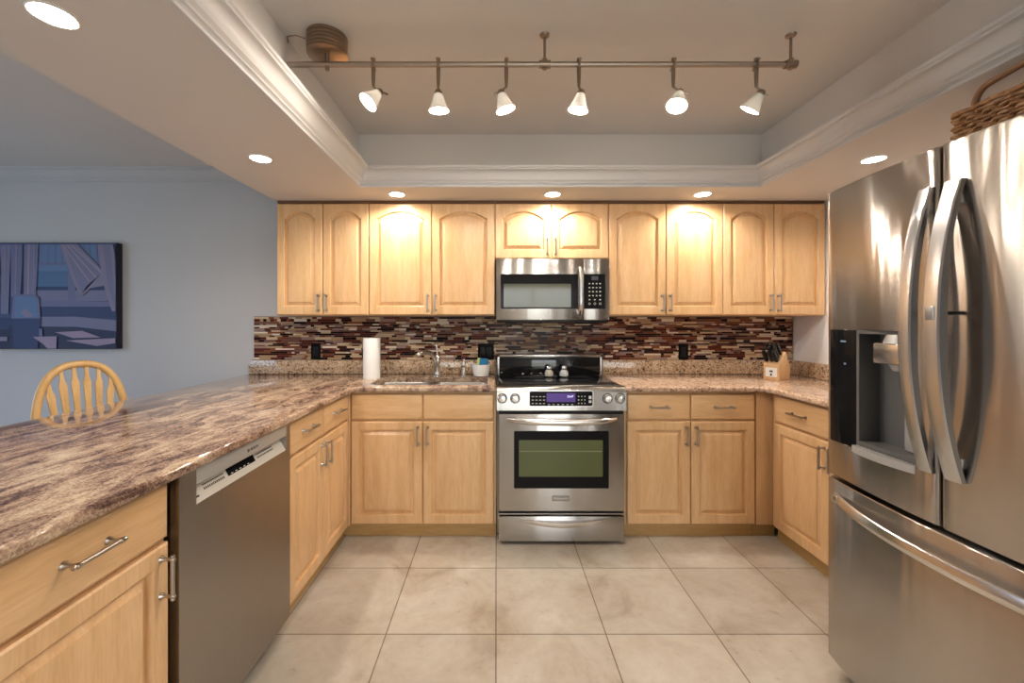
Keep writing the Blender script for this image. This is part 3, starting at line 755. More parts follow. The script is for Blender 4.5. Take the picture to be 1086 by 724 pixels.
# bezel frame and cavity lining
xi = 1.2965
q.box(1.214, xi, DH[0]+0.0005, DH[0]+0.006, DH[2]+0.001, DH[3]-0.001); q.box(1.222, xi, yb-0.006, yb+0.004, DH[2]+0.001, DH[3]-0.001)
q.box(1.214, xi, DH[0]+0.006, yb-0.006, DH[3]-0.012, DH[3]-0.001); q.box(1.222, xi, DH[0]+0.006, yb-0.006, DH[2]+0.001, DH[2]+0.030)
q.box(xi-0.004, xi, DH[0]+0.006, yb-0.006, DH[2]+0.03, DH[3]-0.012)
disp = q.build('dispenser', simple('cavity_grey', (0.115, 0.115, 0.115), 0.38), dl)
q = MB(); q.box(1.2215, 1.29, yb+0.004, DH[1]-0.0015, DH[2]+0.0015, DH[3]-0.0015, 0.002)
q.build('dispenser_touch_panel', black_gloss, dl)
q = MB()
for z_, w_ in ((1.228, 0.022), (1.150, 0.008)): q.box(1.2205, 1.2214, 1.43, 1.43+w_, z_, z_+0.006)
q.build('panel_icons', icon_m, dl, smooth=0)
q = MB(); q.box(1.212, 1.285, 1.20, 1.318, 1.168, 1.232, 0.004); q.build('spout_block', steel_handle, dl)
q = MB(); q.lathe([(0.045, 0), (0.036, 0.028)], (1.25, 1.26, 1.2325), 24); q.lathe([(0.018, 0), (0.028, 0.02)], (1.245, 1.26, 1.147), 20); q.build('spout_collar', light_plastic, dl)
q = MB(); q.box(1.258, 1.290, 1.180, 1.268, 0.900, 1.160, 0.012); q.build('paddle', light_plastic, dl)
q = MB(); n_ = 14; lo = []
for z_ in (0.862, 0.884):
    lo.append([(1.292, DH[0]+0.002, z_)] + [(fx(yb, 1.236, 0.036) - 0.001 - 0.030*math.sin(PI*(0.15+0.70*k_/n_)), DH[0]+0.002+(yb-DH[0]-0.004)*k_/n_, z_) for k_ in range(n_+1)] + [(1.292, yb-0.002, z_)])
q.loops(lo); tray = q.build('drip_tray', light_plastic, dl)
q = MB()
for k_ in range(14):
    y_ = DH[0]+0.018+k_*0.0135; q.box(1.215, 1.285, y_, y_+0.005, 0.8842, 0.8862)
q.build('drip_grille', case_grey, tray, smooth=0)
# door handles: flat bars bowed away from the doors
def vbar(yc, name, par, wy):
    lps = []; n_ = 28; z0, z1 = 0.885, 1.668
    for k_ in range(n_+1):
        s = -1+2*k_/n_; bow = 1-abs(s)**2.2
        xo = fx(yc) - 0.014 - 0.058*bow; th = 0.016 + 0.010*(1-abs(s))
        z_ = (z0+z1)/2+s*(z1-z0)/2
        h = wy/2
        xb_ = xo+th
        lps.append([(xo+0.003, yc-h, z_), (xo, yc-h+0.004, z_), (xo-0.001, yc, z_), (xo, yc+h-0.004, z_), (xo+0.003, yc+h, z_), (xb_-0.002, yc+h, z_), (xb_, yc+h-0.003, z_), (xb_, yc-h+0.003, z_), (xb_-0.002, yc-h, z_)])
    q = MB(); q.loops(lps)
    for z_ in (0.93, 1.622):
        q.box(fx(yc)-0.019, fx(yc)+0.002, yc-0.010, yc+0.010, z_-0.014, z_+0.014, 0.003)
    return q.build(name, steel_handle_b, par, smooth=24)
vbar(1.136, 'handle', dl, 0.036)
hn = vbar(1.066, 'handle', dr_, 0.042)
q = MB(); xm = fx(1.066)-0.014-0.058; q.box(xm-0.0028, xm+0.001, 1.056, 1.076, 1.305, 1.340, 0.0015); q.build('handle_button', simple('button_grey', (0.45, 0.45, 0.45), 0.3, 0.8), hn)
q = MB(); q.box(fx(1.062)-0.055, fx(1.062), 1.052, 1.062, 1.318, 1.327, 0.002); q.build('latch_pin', black_plastic, hn)
# freezer handle
lps = []; n_ = 28
for k_ in range(n_+1):
    s = -1+2*k_/n_; y_ = FC+s*0.375; bow = 1-abs(s)**2.4
    xo = fx(y_)-0.006-0.052*bow; zc = 0.668; h = 0.017
    xb_ = xo+0.016
    lps.append([(xo+0.003, y_, zc-h), (xo, y_, zc-h+0.004), (xo-0.001, y_, zc), (xo+0.004, y_, zc+h-0.002), (xo+0.008, y_, zc+h), (xb_, y_, zc+h-0.002), (xb_, y_, zc-h+0.003)])
q = MB(); q.loops(lps)
for s in (-0.93, 0.93):
    y_ = FC+s*0.375; q.box(fx(y_)-0.02, fx(y_)+0.004, y_-0.014, y_+0.014, 0.655, 0.681, 0.003)
q.build('handle', steel_handle, dz, smooth=40)

# ------------------------------------------------------------------ wicker basket on the refrigerator
bk = thing('wicker_basket', 'brown wicker basket with an arched handle on top of the refrigerator', 'basket', (1.62, 0.985, 1.7555))
BZ0, BZ1 = 1.7560, 1.915
bx0_, bx1_, by0_, by1_ = 1.374, 1.80, 0.74, 1.232
n_ = 92; rows_ = 13
q = MB(); lps = []
def ring(exp):
    return rrect(bx0_+0.012-exp, bx1_-0.012+exp, by0_+0.012-exp, by1_-0.012+exp, 0.03, 5)
q.loops([[(x, y, BZ0+0.001) for x, y in ring(0.0)], [(x, y, BZ1-0.006) for x, y in ring(0.006)]], cap0=True, cap1=False)
q.build('lining', simple('dark_wicker', (0.05, 0.022, 0.010), 0.8), bk)
# woven strands: each row weaves in and out round the stakes
def perim(k_, n__, exp):
    base = [(bx0_, by0_), (bx1_, by0_), (bx1_, by1_), (bx0_, by1_)]
    Ls = [bx1_-bx0_, by1_-by0_, bx1_-bx0_, by1_-by0_]; T = sum(Ls); s = (k_/n__)*T; i = 0
    while s > Ls[i]: s -= Ls[i]; i += 1
    a, c_ = Vector(base[i]), Vector(base[(i+1) % 4]); d = (c_-a).normalized(); nrm = Vector((d.y, -d.x))
    p = a+d*s+nrm*exp; return p
NP = 144
q = MB()
for r_i in range(rows_):
    z_ = BZ0+0.008+r_i*0.0115
    pts = []
    for k_ in range(NP):
        e_ = 0.006*math.cos(PI*k_/1.5 + PI*(r_i % 2))
        p = perim(k_, NP, e_); pts.append((p.x, p.y, z_+0.0015*math.sin(k_*1.7+r_i)))
    pts.append(pts[0])
    q.tube(pts, 0.0058, 6, cap=False)
q.build('weave', wicker, bk)
q = MB()
pts = [(perim(k_, NP, 0.002).x, perim(k_, NP, 0.002).y, BZ1+0.001+0.002*math.sin(k_*0.9)) for k_ in range(NP)]; pts.append(pts[0])
q.tube(pts, 0.008, 8, cap=False); q.build('rim', wicker, bk)
q = MB(); hp = []
xh = bx0_+0.004
for k_ in range(9): hp.append((xh, 1.178-0.0, 1.885+0.04*k_/8))
for k_ in range(1, 9):
    a = PI/2*k_/8; hp.append((xh, 1.178-0.04*(1-math.cos(a)), 1.925+0.042*math.sin(a)))
mid = [(xh, 1.138-(1.138-0.832)*k_/10, 1.967+0.012*math.sin(PI*k_/10)) for k_ in range(1, 10)]
hp2 = [(xh, 1.97-p[1], p[2]) for p in reversed(hp)]
q.tube(hp+mid+hp2, 0.0085, 10); q.build('handle', simple('cane', (0.22, 0.10, 0.04), 0.45), bk)

# ------------------------------------------------------------------ recessed ceiling lights
def can(x, y, label, power, angle=164):
    r = thing('recessed_light', label, 'ceiling light', (x, y, ZS), 0, 'recessed ceiling lights')
    q = MB(); q.lathe([(0.052, -0.0005), (0.052, -0.003), (0.049, -0.005), (0.0455, -0.003), (0.0455, -0.0005)], (x, y, ZS), 36, cap0=False, cap1=False); q.build('trim_ring', ring_white, r)
    q = MB(); q.lathe([(0.045, -0.0008), (0.045, -0.0030), (0.0, -0.0040)], (x, y, ZS), 36); q.build('diffuser', diffuser_m, r)
    d = bpy.data.lights.new('can_beam', 'SPOT'); d.energy = power*4; d.color = WARM; d.spot_size = math.radians(angle); d.spot_blend = 0.6; d.shadow_soft_size = 0.04
    o = bpy.data.objects.new('can_beam', d); C.objects.link(o); o.parent = r; o.location = (0, 0, -0.012)
can(-0.632, 2.60, 'round recessed light above the wide cabinet over the sink', CAN_W)
can(0.356, 2.60, 'round recessed light above the short cabinet over the microwave', CAN_W)
can(1.310, 2.60, 'round recessed light above the cabinet right of the microwave', CAN_W)
can(-1.17, 2.03, 'round recessed light in the soffit edge near the dining wall', CAN_SIDE_W)
can(-1.17, 1.08, 'round recessed light above the near peninsula, top left of the photo', CAN_SIDE_W)
can(1.88, 2.04, 'round recessed light in the soffit above the refrigerator', CAN_SIDE_W)

# ------------------------------------------------------------------ track lighting
TYR, TZ = 1.613, 2.313
tl = thing('track_light_rail', 'brushed nickel rail of track lighting hung across the tray ceiling', 'track light', (0.19, TYR, TZ))
q = MB(); q.tube([(-0.822, TYR, TZ), (0.19, TYR, TZ), (1.180, TYR, TZ)], 0.0105, 14); q.build('rail', rail_m, tl)
for x, par in ((0.19, 1), (1.160, 2)):
    q = MB(); q.tube([(x, TYR, TZ-0.016), (x, TYR, ZC-0.006)], 0.0055, 10); q.lathe([(0.020, 0), (0.018, -0.005), (0.007, -0.012)], (x, TYR, ZC-0.0005), 20)
    q.lathe([(0.010, -0.018), (0.010, 0.022)], (x, TYR, TZ), 14); q.tube([(x-0.022, TYR, TZ), (x+0.022, TYR, TZ)], 0.0155, 14)
    q.build('standoff', bronze, tl)
CXc, CYc = -0.672, 1.628
q = MB(); pr_ = [(0.0775, -0.0005)]
for k_ in range(5):
    zt = -0.002-k_*0.014; pr_ += [(0.0775, zt), (0.0775, zt-0.011), (0.0745, zt-0.012), (0.0745, zt-0.0135)]
pr_ += [(0.0775, -0.073), (0.072, -0.076), (0.0, -0.076)]
q.lathe(pr_, (CXc, CYc, ZC), 40); cn = q.build('transformer_canister', canister_m, tl)
q = MB(); q.tube([(CXc+0.005, TYR, ZC-0.076), (CXc+0.005, TYR, TZ-0.022)], 0.008, 12); q.build('feed_stem', bronze, tl)
q = MB(); q.tube([(CXc-0.075, CYc-0.02, ZC-0.02), (CXc-0.11, CYc-0.03, ZC-0.012), (CXc-0.15, CYc-0.02, ZC-0.010), (TX0+0.006, CYc, ZC-0.02)], 0.0025, 6); q.build('supply_wire', bronze, tl)

def head(x, aim, label, lit, bend):
    """aim: direction the open end points"""
    r = thing('track_spotlight', label, 'spotlight', (x, TYR, TZ), 0, 'spotlights on the track rail')
    q = MB(); q.tube([(x, TYR, TZ+0.024), (x, TYR, TZ+0.012)], 0.008, 10); q.tube([(x, TYR-0.0135, TZ+0.015), (x, TYR-0.0135, TZ-0.014)], 0.004, 8); q.tube([(x, TYR+0.0135, TZ+0.015), (x, TYR+0.0135, TZ-0.014)], 0.004, 8)
    q.box(x-0.007, x+0.007, TYR-0.0175, TYR+0.0175, TZ+0.011, TZ+0.018, 0.002); q.box(x-0.007, x+0.007, TYR-0.0175, TYR+0.0175, TZ-0.018, TZ-0.011, 0.002)
    q.tube([(x, TYR, TZ-0.012), (x, TYR, TZ-0.058), (x, TYR, TZ-0.088)], [0.0085, 0.0075, 0.0055], 12); q.build('stem', bronze, r)
    A = Vector(aim).normalized()
    kb = Vector((x, TYR, TZ-0.088)); ap = kb+Vector((bend, 0, -0.018))      # knuckle and cap centre
    q = MB(); q.tube([kb+Vector((0, 0, 0.006)), kb, ap, ap+Vector((bend*1.2, 0, -0.012))], 0.0042, 8); q.lathe([(0.010, -0.006), (0.016, 0.004), (0.0165, 0.010)], ap, 18, A); q.build('swivel_cap', bronze, r)
    q = MB(); q.lathe([(0.0160, 0.010), (0.018, 0.015), (0.027, 0.042), (0.039, 0.073), (0.0375, 0.073), (0.0255, 0.042), (0.0165, 0.016), (0.0145, 0.011)], ap, 30, A, cap0=False, cap1=False); q.build('glass_shade', frosted, r)
    q = MB(); q.lathe([(0.007, 0.0105), (0.010, 0.018), (0.013, 0.034), (0.011, 0.046), (0.0, 0.050)], ap, 16, A); q.build('bulb', bulb_m if lit > 0.3 else bulb_off, r)
    d = bpy.data.lights.new('bulb_light', 'POINT'); d.energy = TRACK_W*lit; d.color = (1.0, 0.86, 0.70); d.shadow_soft_size = 0.012
    o = bpy.data.objects.new('bulb_light', d); C.objects.link(o); o.parent = r; o.location = ap + A*0.064 - Vector((x, TYR, TZ))
head(-0.485, (-0.52, -0.30, -0.72), 'track spotlight nearest the round bronze canister, tilted toward the camera', 0.5, 0.026)
head(-0.229, (0.02, 0.12, -1), 'track spotlight second from the canister, hanging straight down', 1.2, 0.0)
head(0.039, (0.28, 0.10, -1), 'track spotlight left of the middle standoff, tipped to the right', 1.2, -0.022)
head(0.325, (-0.18, 0.12, -1), 'track spotlight right of the middle standoff, tipped slightly left', 1.4, 0.010)
head(0.697, (-0.28, -0.25, -0.9), 'track spotlight second from the far rail end, showing its glowing opening', 1.3, 0.026)
head(1.024, (-0.42, 0.45, -0.85), 'dim track spotlight nearest the rail end by the refrigerator side', 0.2, 0.022)

# ------------------------------------------------------------------ sink and tap
sk = thing('sink', 'double-bowl stainless sink set under the granite left of the range', 'sink', (-0.42, 2.665, 0.69))
def bowl(x0, x1, y0, y1, depth, name):
    q = MB(); lv = []
    zt = 0.8812
    for exp, z_, r in ((0.012, zt-0.003, 0.055), (0.012, zt, 0.055), (-0.002, zt, 0.05), (-0.006, zt-0.01, 0.05), (-0.012, zt-depth+0.03, 0.05), (-0.022, zt-depth+0.008, 0.05), (-0.045, zt-depth, 0.04)):
        lv.append([(x, y, z_) for x, y in rrect(x0-exp, x1+exp, y0-exp, y1+exp, r, 5)])
    q.loops(lv, cap0=False); o = q.build(name, steel_brushed_in, sk)
    q = MB(); q.lathe([(0.042, 0), (0.042, 0.002), (0.034, 0.0025), (0.030, 0.0006), (0.0, 0.0006)], ((x0+x1)/2, (y0+y1)/2, zt-depth+0.0004), 24); q.build('drain', chrome, o)
steel_brushed_in = simple('sink_steel', (0.46, 0.45, 0.43), 0.30, 1.0)
bowl(SINK[0]-0.004, -0.445, SINK[2]-0.004, SINK[3]+0.004, 0.18, 'bowl'); bowl(-0.415, SINK[1]+0.004, SINK[2]-0.004, SINK[3]+0.004, 0.18, 'bowl')
fc = thing('faucet', 'brushed nickel kitchen faucet with curved spout behind the sink', 'faucet', (-0.422, 2.91, ZT))
q = MB(); X_, Y_ = -0.422, 2.915
q.lathe([(0.030, 0), (0.030, 0.006), (0.022, 0.012), (0.019, 0.03)], (X_, Y_, ZT+0.0005), 24)
q.tube([(X_, Y_, ZT+0.02), (X_-0.004, Y_, ZT+0.08), (X_-0.016, Y_-0.02, ZT+0.13), (X_-0.040, Y_-0.055, ZT+0.165), (X_-0.070, Y_-0.095, ZT+0.178), (X_-0.098, Y_-0.13, ZT+0.168), (X_-0.115, Y_-0.15, ZT+0.150)], [0.019, 0.018, 0.0165, 0.0155, 0.016, 0.0175, 0.018], 16)
q.build('spout', nickel, fc)
q = MB(); q.lathe([(0.018, 0), (0.021, 0.015), (0.020, 0.05), (0.012, 0.066), (0.008, 0.07)], (X_+0.002, Y_+0.002, ZT+0.085), 20); q.tube([(X_+0.002, Y_, ZT+0.15), (X_, Y_+0.004, ZT+0.18), (X_-0.008, Y_+0.008, ZT+0.222)], [0.007, 0.006, 0.0085], 12); q.build('lever', nickel, fc)
sd = thing('soap_dispenser', 'small nickel soap pump beside the faucet', 'soap dispenser', (-0.232, 2.915, ZT))
q = MB(); q.lathe([(0.020, 0), (0.020, 0.005), (0.013, 0.010), (0.011, 0.06), (0.015, 0.066), (0.015, 0.085), (0.011, 0.095)], (-0.232, 2.915, ZT+0.0005), 20); q.build('collar', nickel, sd)
q = MB(); q.lathe([(0.006, 0.095), (0.006, 0.105), (0.012, 0.108), (0.011, 0.118), (0.0, 0.120)], (-0.232, 2.915, ZT), 16); q.tube([(-0.232, 2.915, ZT+0.112), (-0.262, 2.895, ZT+0.112), (-0.274, 2.887, ZT+0.104)], [0.006, 0.0055, 0.005], 10); q.build('nozzle', nickel, sd)
pt = thing('paper_towel_roll', 'white paper towel roll standing on the granite left of the sink', 'paper towel', (-0.850, 2.79, ZT))
q = MB(); q.lathe([(0.021, 0.001), (0.056, 0.0008), (0.0565, 0.003), (0.0565, 0.271), (0.056, 0.273), (0.021, 0.273)], (-0.850, 2.79, ZT), 40, cap0=False, cap1=False)
q.build('roll', paper, pt)
q = MB(); q.lathe([(0.0205, 0.001), (0.0205, 0.273), (0.0185, 0.273), (0.0185, 0.001)], (-0.850, 2.79, ZT), 24, cap0=False, cap1=False); q.build('core', simple('cardboard', (0.35, 0.24, 0.15), 0.9), pt)
# sponge cup
q = MB(); q.lathe([(0.040, 0.0005), (0.052, 0.003), (0.062, 0.05), (0.066, 0.083), (0.063, 0.083), (0.058, 0.05), (0.049, 0.008), (0.0, 0.007)], (-0.110, 2.91, ZT), 28)
o = q.build('sponge_cup', white_plastic); tag(o, 'white plastic cup holding a blue sponge beside the range', 'cup')
sp = thing('sponge', 'blue sponge with a yellow-green edge standing in the white cup', 'sponge', (-0.098, 2.90, ZT+0.0085), 0.15)
q = MB(); q.box(-0.098-0.030, -0.098+0.030, 2.888, 2.908, ZT+0.012, ZT+0.125, 0.006); q.build('foam', blue_sponge, sp)
q = MB(); q.box(-0.098-0.048, -0.098+0.024, 2.9085, 2.918, ZT+0.012, ZT+0.124, 0.003); q.build('scrubber', green_scrub, sp)
sp.rotation_euler = (0, 0.10, 0.0)

# ------------------------------------------------------------------ outlets
def outlet(x, z, gang, label):
    w_ = 0.072 if gang == 1 else 0.118; YP = 3.0350
    r = thing('outlet_plate', label, 'outlet', (x, YP, z))
    q = MB(); q.box(x-w_/2, x+w_/2, YP-0.006, YP, z-0.060, z+0.060, 0.002); q.build('plate', black_gloss, r)
    q = MB()
    for g in ([0] if gang == 1 else [-0.024, 0.024]):
        q.box(x+g-0.017, x+g+0.017, YP-0.0085, YP-0.0062, z-0.034, z+0.034, 0.001)
    q.build('socket' if gang == 1 else 'switches', black_plastic, r)
outlet(-1.338, 1.080, 1, 'black outlet plate on the mosaic near the peninsula end')
outlet(-0.078, 1.078, 2, 'wide black outlet plate on the mosaic behind the white sponge cup')
outlet(1.385, 1.077, 1, 'black outlet plate on the mosaic right of the range')

# ------------------------------------------------------------------ shakers on the cooktop
def shaker(x, label, fill):
    r = thing('shaker', label, 'shaker', (x, 2.862, 0.9185), 0, 'glass shakers on the cooktop')
    q = MB(); q.lathe([(0.024, 0.0003), (0.029, 0.004), (0.031, 0.018), (0.027, 0.034), (0.018, 0.044), (0.016, 0.048)], (x, 2.862, 0.9185), 28); q.build('jar', fill, r)
    q = MB(); q.lathe([(0.0175, 0.0482), (0.0185, 0.051), (0.0185, 0.066), (0.014, 0.074), (0.0, 0.077)], (x, 2.862, 0.9185), 24); q.build('cap', chrome, r)
shaker(0.367, 'glass shaker with cream contents on the black cooktop, left of its twin', simple('cream_jar', (0.55, 0.50, 0.42), 0.12))
shaker(0.472, 'clear shaker with paler white contents on the cooktop, right of its twin', simple('white_jar', (0.62, 0.63, 0.63), 0.10))

# ------------------------------------------------------------------ knife block
KB = Vector((1.875, 2.740, ZT+0.0005))
kb = thing('knife_block', 'light wooden knife block in the worktop corner near the fridge', 'knife block', KB, math.radians(33))
def local(mbx, name, mat, parent, smooth=35):
    o = mbx.build(name, mat, base=(0, 0, 0), smooth=smooth); o.parent = parent; return o
# profile in (x, z): leaning so that the slot face looks up to the left
pro = [(-0.075, 0.0), (0.075, 0.0), (0.085, 0.07), (0.020, 0.185), (-0.075, 0.105)]
q = MB(); q.prism(pro, 'y', -0.048, 0.048, bev=0.003); local(q, 'block', wood_block, kb)
q = MB(); q.box(-0.0765, -0.0753, -0.034, 0.034, 0.022, 0.082); lb = local(q, 'label_plate', label_white, kb, 0)
q = MB(); q.prism([(-0.012, 0.052), (0.012, 0.052), (0.008, 0.064), (-0.008, 0.064)], 'x', -0.0772, -0.0767); q.prism([(-0.007, 0.028), (0.007, 0.028), (0.004, 0.045), (-0.004, 0.045)], 'x', -0.0772, -0.0767); local(q, 'label_mark', ink_dark, lb, 0)
d_face = Vector((0.095, 0, 0.080)).normalized(); nrm = Vector((-0.080, 0, 0.095)).normalized()
kn0 = None
spots = [(0.022, -0.030), (0.022, 0.0), (0.022, 0.030), (0.058, -0.024), (0.058, 0.010), (0.092, -0.028), (0.092, 0.004), (0.092, 0.030)]
for i, (s, y_) in enumerate(spots):
    if kn0 is None:
        kn0 = thing('kitchen_knife', 'black-handled kitchen knife standing in the wooden knife block', 'knife', (0, 0, 0), 0, 'knives in the wooden block')
        q = MB(); q.box(-0.007, 0.007, -0.005, 0.005, 0.0008, 0.008, 0.001); local(q, 'bolster', steel_handle, kn0)
        q = MB(); q.loops([[(x*fx_, y*fy_, z_) for x, y in rrect(-0.0145, 0.0145, -0.0095, 0.0095, 0.007, 3)] for z_, fx_, fy_ in ((0.0082, 0.75, 0.8), (0.020, 1, 1), (0.05, 0.85, 0.95), (0.078, 1.0, 1.0), (0.090, 1.1, 1.0), (0.096, 0.8, 0.7))]); hd = local(q, 'grip', black_plastic, kn0)
        q = MB()
        for z_ in (0.028, 0.05, 0.072):
            q.lathe([(0.0022, -0.0103), (0.0022, 0.0103)], (0, 0, z_), 8, (0, 1, 0))
        local(q, 'rivets', steel_handle, hd)
        k_ = kn0
    else: k_ = copy_tree(kn0)
    base = Vector((-0.075, 0, 0.105)) + d_face*s + Vector((0, y_, 0))
    M_ = Matrix.Translation(KB) @ Matrix.Rotation(math.radians(33), 4, 'Z')
    rotm = Vector((0, 0, 1)).rotation_difference(nrm).to_matrix().to_4x4()
    full = M_ @ Matrix.Translation(base) @ rotm
    k_.location = full.to_translation(); k_.rotation_euler = full.to_euler()

# ------------------------------------------------------------------ bar stool with arrow-back
ch = thing('bar_stool', 'oak arrow-back stool with arched back behind the peninsula', 'chair', (-2.00, 2.08, 0), math.radians(-24))
# local: faces +x, back at x = -0.21
SH = 0.62
q = MB(); sq_ = []
for z_, e_ in ((SH-0.035, -0.02), (SH-0.020, 0.0), (SH-0.004, 0.0), (SH, -0.012)):
    sq_.append([(x, y, z_) for x, y in rrect(-0.20-e_, 0.20+e_, -0.21-e_, 0.21+e_, 0.10, 6)])
q.loops(sq_); local(q, 'seat', wood_chair, ch)
for sx2 in (-1, 1):
    for sy2 in (-1, 1):
        top = Vector((sx2*0.13, sy2*0.14, SH-0.034)); bot = Vector((sx2*0.20, sy2*0.20, 0.0))
        pp = [bot.lerp(top, f) for f in (0, 0.12, 0.3, 0.34, 0.38, 0.62, 0.9, 1)]
        q = MB(); q.tube(pp, [0.012, 0.014, 0.018, 0.014, 0.019, 0.022, 0.017, 0.014], 14); local(q, 'leg', wood_chair, ch)
def legat(sx2, sy2, f): return Vector((sx2*0.20, sy2*0.20, 0)).lerp(Vector((sx2*0.13, sy2*0.14, SH-0.034)), f)
for A_, B_ in ((legat(1, -1, .34), legat(1, 1, .34)), (legat(-1, -1, .40), legat(-1, 1, .40)), (legat(-1, -1, .46), legat(1, -1, .46)), (legat(-1, 1, .46), legat(1, 1, .46))):
    q = MB(); q.tube([A_, A_.lerp(B_, .5), B_], [0.009, 0.013, 0.009], 12); local(q, 'stretcher', wood_chair, ch)
# bow: bent flat hoop leaning back
def bowp(f):  # f 0..1 along hoop
    a = PI*f; hw = 0.182
    zz = SH + 0.455*max(0.0, math.sin(a))**0.62; yy = -hw*math.copysign(abs(math.cos(a))**0.8, math.cos(a))
    lean = (zz-SH)*0.16
    return Vector((-0.165-lean, yy, zz))
q = MB(); q.tube([bowp(k_/36) for k_ in range(37)], 0.0185, 12, squash=(1.0, 0.9)); local(q, 'back_bow', wood_chair, ch)
def hoop_z(y):
    c_ = (abs(y)/0.182)**(1/0.8); return SH+0.455*max(0.0, 1-c_*c_)**0.31
for k_ in range(6):
    yb_ = -0.09+0.036*k_; yt_ = yb_*1.40
    zt = hoop_z(yt_)-0.006; prof_s = []
    for f, wd in ((0, 0.008), (0.20, 0.008), (0.36, 0.008), (0.42, 0.011), (0.60, 0.0120), (0.78, 0.0155), (0.815, 0.0145), (0.86, 0.009), (0.90, 0.0075), (1.0, 0.0075)):
        z_ = SH-0.004+(zt-SH+0.004)*f; yy = yb_+(yt_-yb_)*f; xx = -0.165-(z_-SH)*0.16
        prof_s.append([(xx-0.006, yy-wd, z_), (xx+0.006, yy-wd, z_), (xx+0.006, yy+wd, z_), (xx-0.006, yy+wd, z_)])
    q = MB(); q.loops(prof_s); local(q, 'slat', wood_chair, ch, 25)

# ------------------------------------------------------------------ canvas picture on the dining wall
PX0, PX1, PZ0, PZ1, PYF = -3.95, -2.785, 1.100, 1.880, 3.006
pc = thing('canvas_picture', 'blue canvas picture of a curtained window room on the grey wall', 'picture', ((PX0+PX1)/2, 3.03, PZ0))
pcol = {k_: simple('canvas_'+k_, (c[0]*0.68, c[1]*0.70, c[2]*0.80), 0.6) for k_, c in dict(
    deep=(0.018, 0.026, 0.085), navy=(0.032, 0.055, 0.16), sea=(0.10, 0.20, 0.36), sky=(0.16, 0.26, 0.44), haze=(0.20, 0.20, 0.34), veil=(0.25, 0.24, 0.36), lilac=(0.32, 0.27, 0.37), rose=(0.44, 0.33, 0.42), slate=(0.07, 0.10, 0.22), edge=(0.012, 0.012, 0.03)).items()}
MB().box(PX0, PX1, PYF, 3.0495, PZ0, PZ1, 0.003).build('canvas', pcol['edge'], pc)
keys = list(pcol.keys()); q = MB(); lay = [0]
def pp(cx, cy):  # crop pixel (776x724 over 150x140 from (0,240)) to the wall
    return ((cx/5.173-526.5)*PYF/434, 1.30-((240+cy/5.171)-341)*PYF/434)
def poly(key, pts):
    lay[0] += 1; y_ = PYF-0.0003-lay[0]*0.00022
    b = bmesh.new(); f = b.faces.new([b.verts.new((max(PX0+0.004, min(PX1-0.004, p[0])), y_, max(PZ0+0.004, min(PZ1-0.004, p[1])))) for p in (pp(*c_) for c_ in pts)])
    bmesh.ops.triangulate(b, faces=[f]); q.add(b, keys.index(key))
poly('slate', [(-300, 90), (680, 90), (680, 690), (-300, 690)])
poly('sky', [(205, 100), (560, 100), (560, 340), (190, 340)])
poly('sea', [(205, 245), (560, 245), (560, 330), (190, 330)])
poly('navy', [(190, 330), (570, 330), (570, 350), (190, 350)])
poly('veil', [(190, 350), (590, 350), (590, 410), (190, 410)])
poly('haze', [(370, 100), (415, 100), (415, 405), (375, 405)])
for k_ in range(9): poly('veil', [(225+k_*38, 100), (230+k_*38, 100), (230+k_*38, 200), (225+k_*38, 200)])
poly('haze', [(205, 198), (560, 198), (560, 212), (205, 212)])
poly('haze', [(190, 405), (680, 415), (680, 440), (190, 440)])
poly('navy', [(150, 440), (680, 440), (680, 505), (150, 495)])
poly('veil', [(150, 495), (420, 495), (680, 515), (680, 575), (420, 550), (150, 548)])
poly('deep', [(-300, 560), (150, 548), (420, 550), (680, 575), (680, 690), (-300, 690)])
poly('navy', [(-300, 500), (60, 500), (60, 560), (-300, 600)])
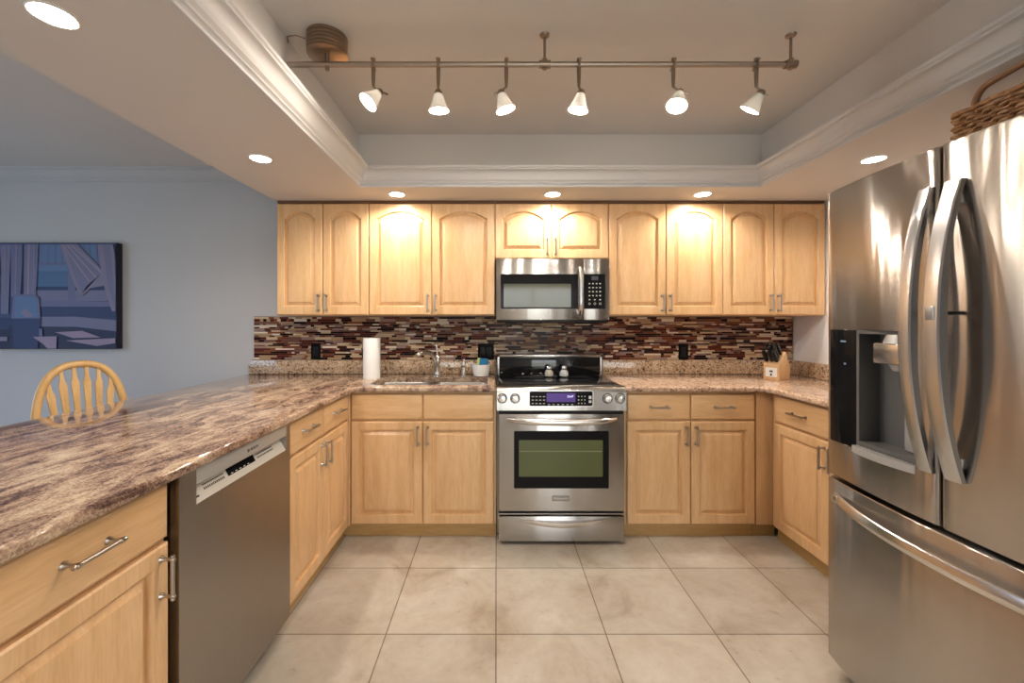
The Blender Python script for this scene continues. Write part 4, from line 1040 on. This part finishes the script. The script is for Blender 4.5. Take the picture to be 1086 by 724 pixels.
for x0, x1, key in ((-300, -200, 'haze'), (-200, -80, 'lilac'), (-80, 10, 'haze'), (10, 65, 'veil'), (65, 130, 'haze'), (135, 215, 'veil')):
    poly(key, [(x0, 100), (x1, 100), (x1-8, 300), (x1-14, 480 if x1 < 120 else 385), (x0, 480 if x1 < 120 else 385)])
for x0 in (-150, -40, 30, 90, 160, 190): poly('lilac' if x0 % 20 else 'rose', [(x0, 100), (x0+10, 100), (x0+4, 370), (x0-4, 370)])
poly('deep', [(128, 100), (138, 100), (136, 380), (128, 380)])
poly('lilac', [(335, 100), (430, 100), (520, 190), (620, 300), (600, 320), (500, 340), (450, 385), (410, 310), (370, 200)])
poly('veil', [(365, 110), (420, 110), (560, 260), (480, 330), (455, 370), (420, 290)])
for k_ in range(3): poly('rose', [(350+k_*22, 105), (356+k_*24, 105), (500+k_*40, 300-k_*18), (492+k_*40, 304-k_*18)])
poly('lilac', [(540, 100), (640, 100), (655, 300), (660, 465), (620, 465), (590, 380), (560, 240)])
poly('veil', [(570, 100), (610, 100), (650, 400), (640, 460), (600, 330)])
poly('deep', [(625, 100), (680, 100), (680, 150), (655, 185)])
poly('haze', [(80, 385), (100, 372), (200, 374), (222, 392), (232, 520), (70, 520)])
poly('sky', [(92, 392), (108, 384), (195, 386), (208, 400), (214, 500), (86, 500)])
poly('lilac', [(120, 470), (150, 450), (195, 490), (150, 500)])
poly('navy', [(60, 505), (232, 505), (225, 570), (215, 690), (60, 690)])
poly('deep', [(60, 540), (75, 540), (85, 690), (55, 690)]); poly('haze', [(222, 560), (240, 560), (245, 640), (225, 640)])
poly('rose', [(310, 580), (460, 572), (560, 608), (410, 612)]); poly('rose', [(370, 625), (680, 612), (680, 640), (540, 655)])
poly('rose', [(190, 605), (320, 602), (318, 672), (270, 672), (240, 640)]); poly('lilac', [(5, 605), (50, 605), (50, 628), (5, 628)])
poly('deep', [(636, 95), (700, 95), (700, 690), (640, 690), (650, 480), (664, 300)])
q.build('printed_scene', [pcol[k_] for k_ in keys], pc, smooth=0)
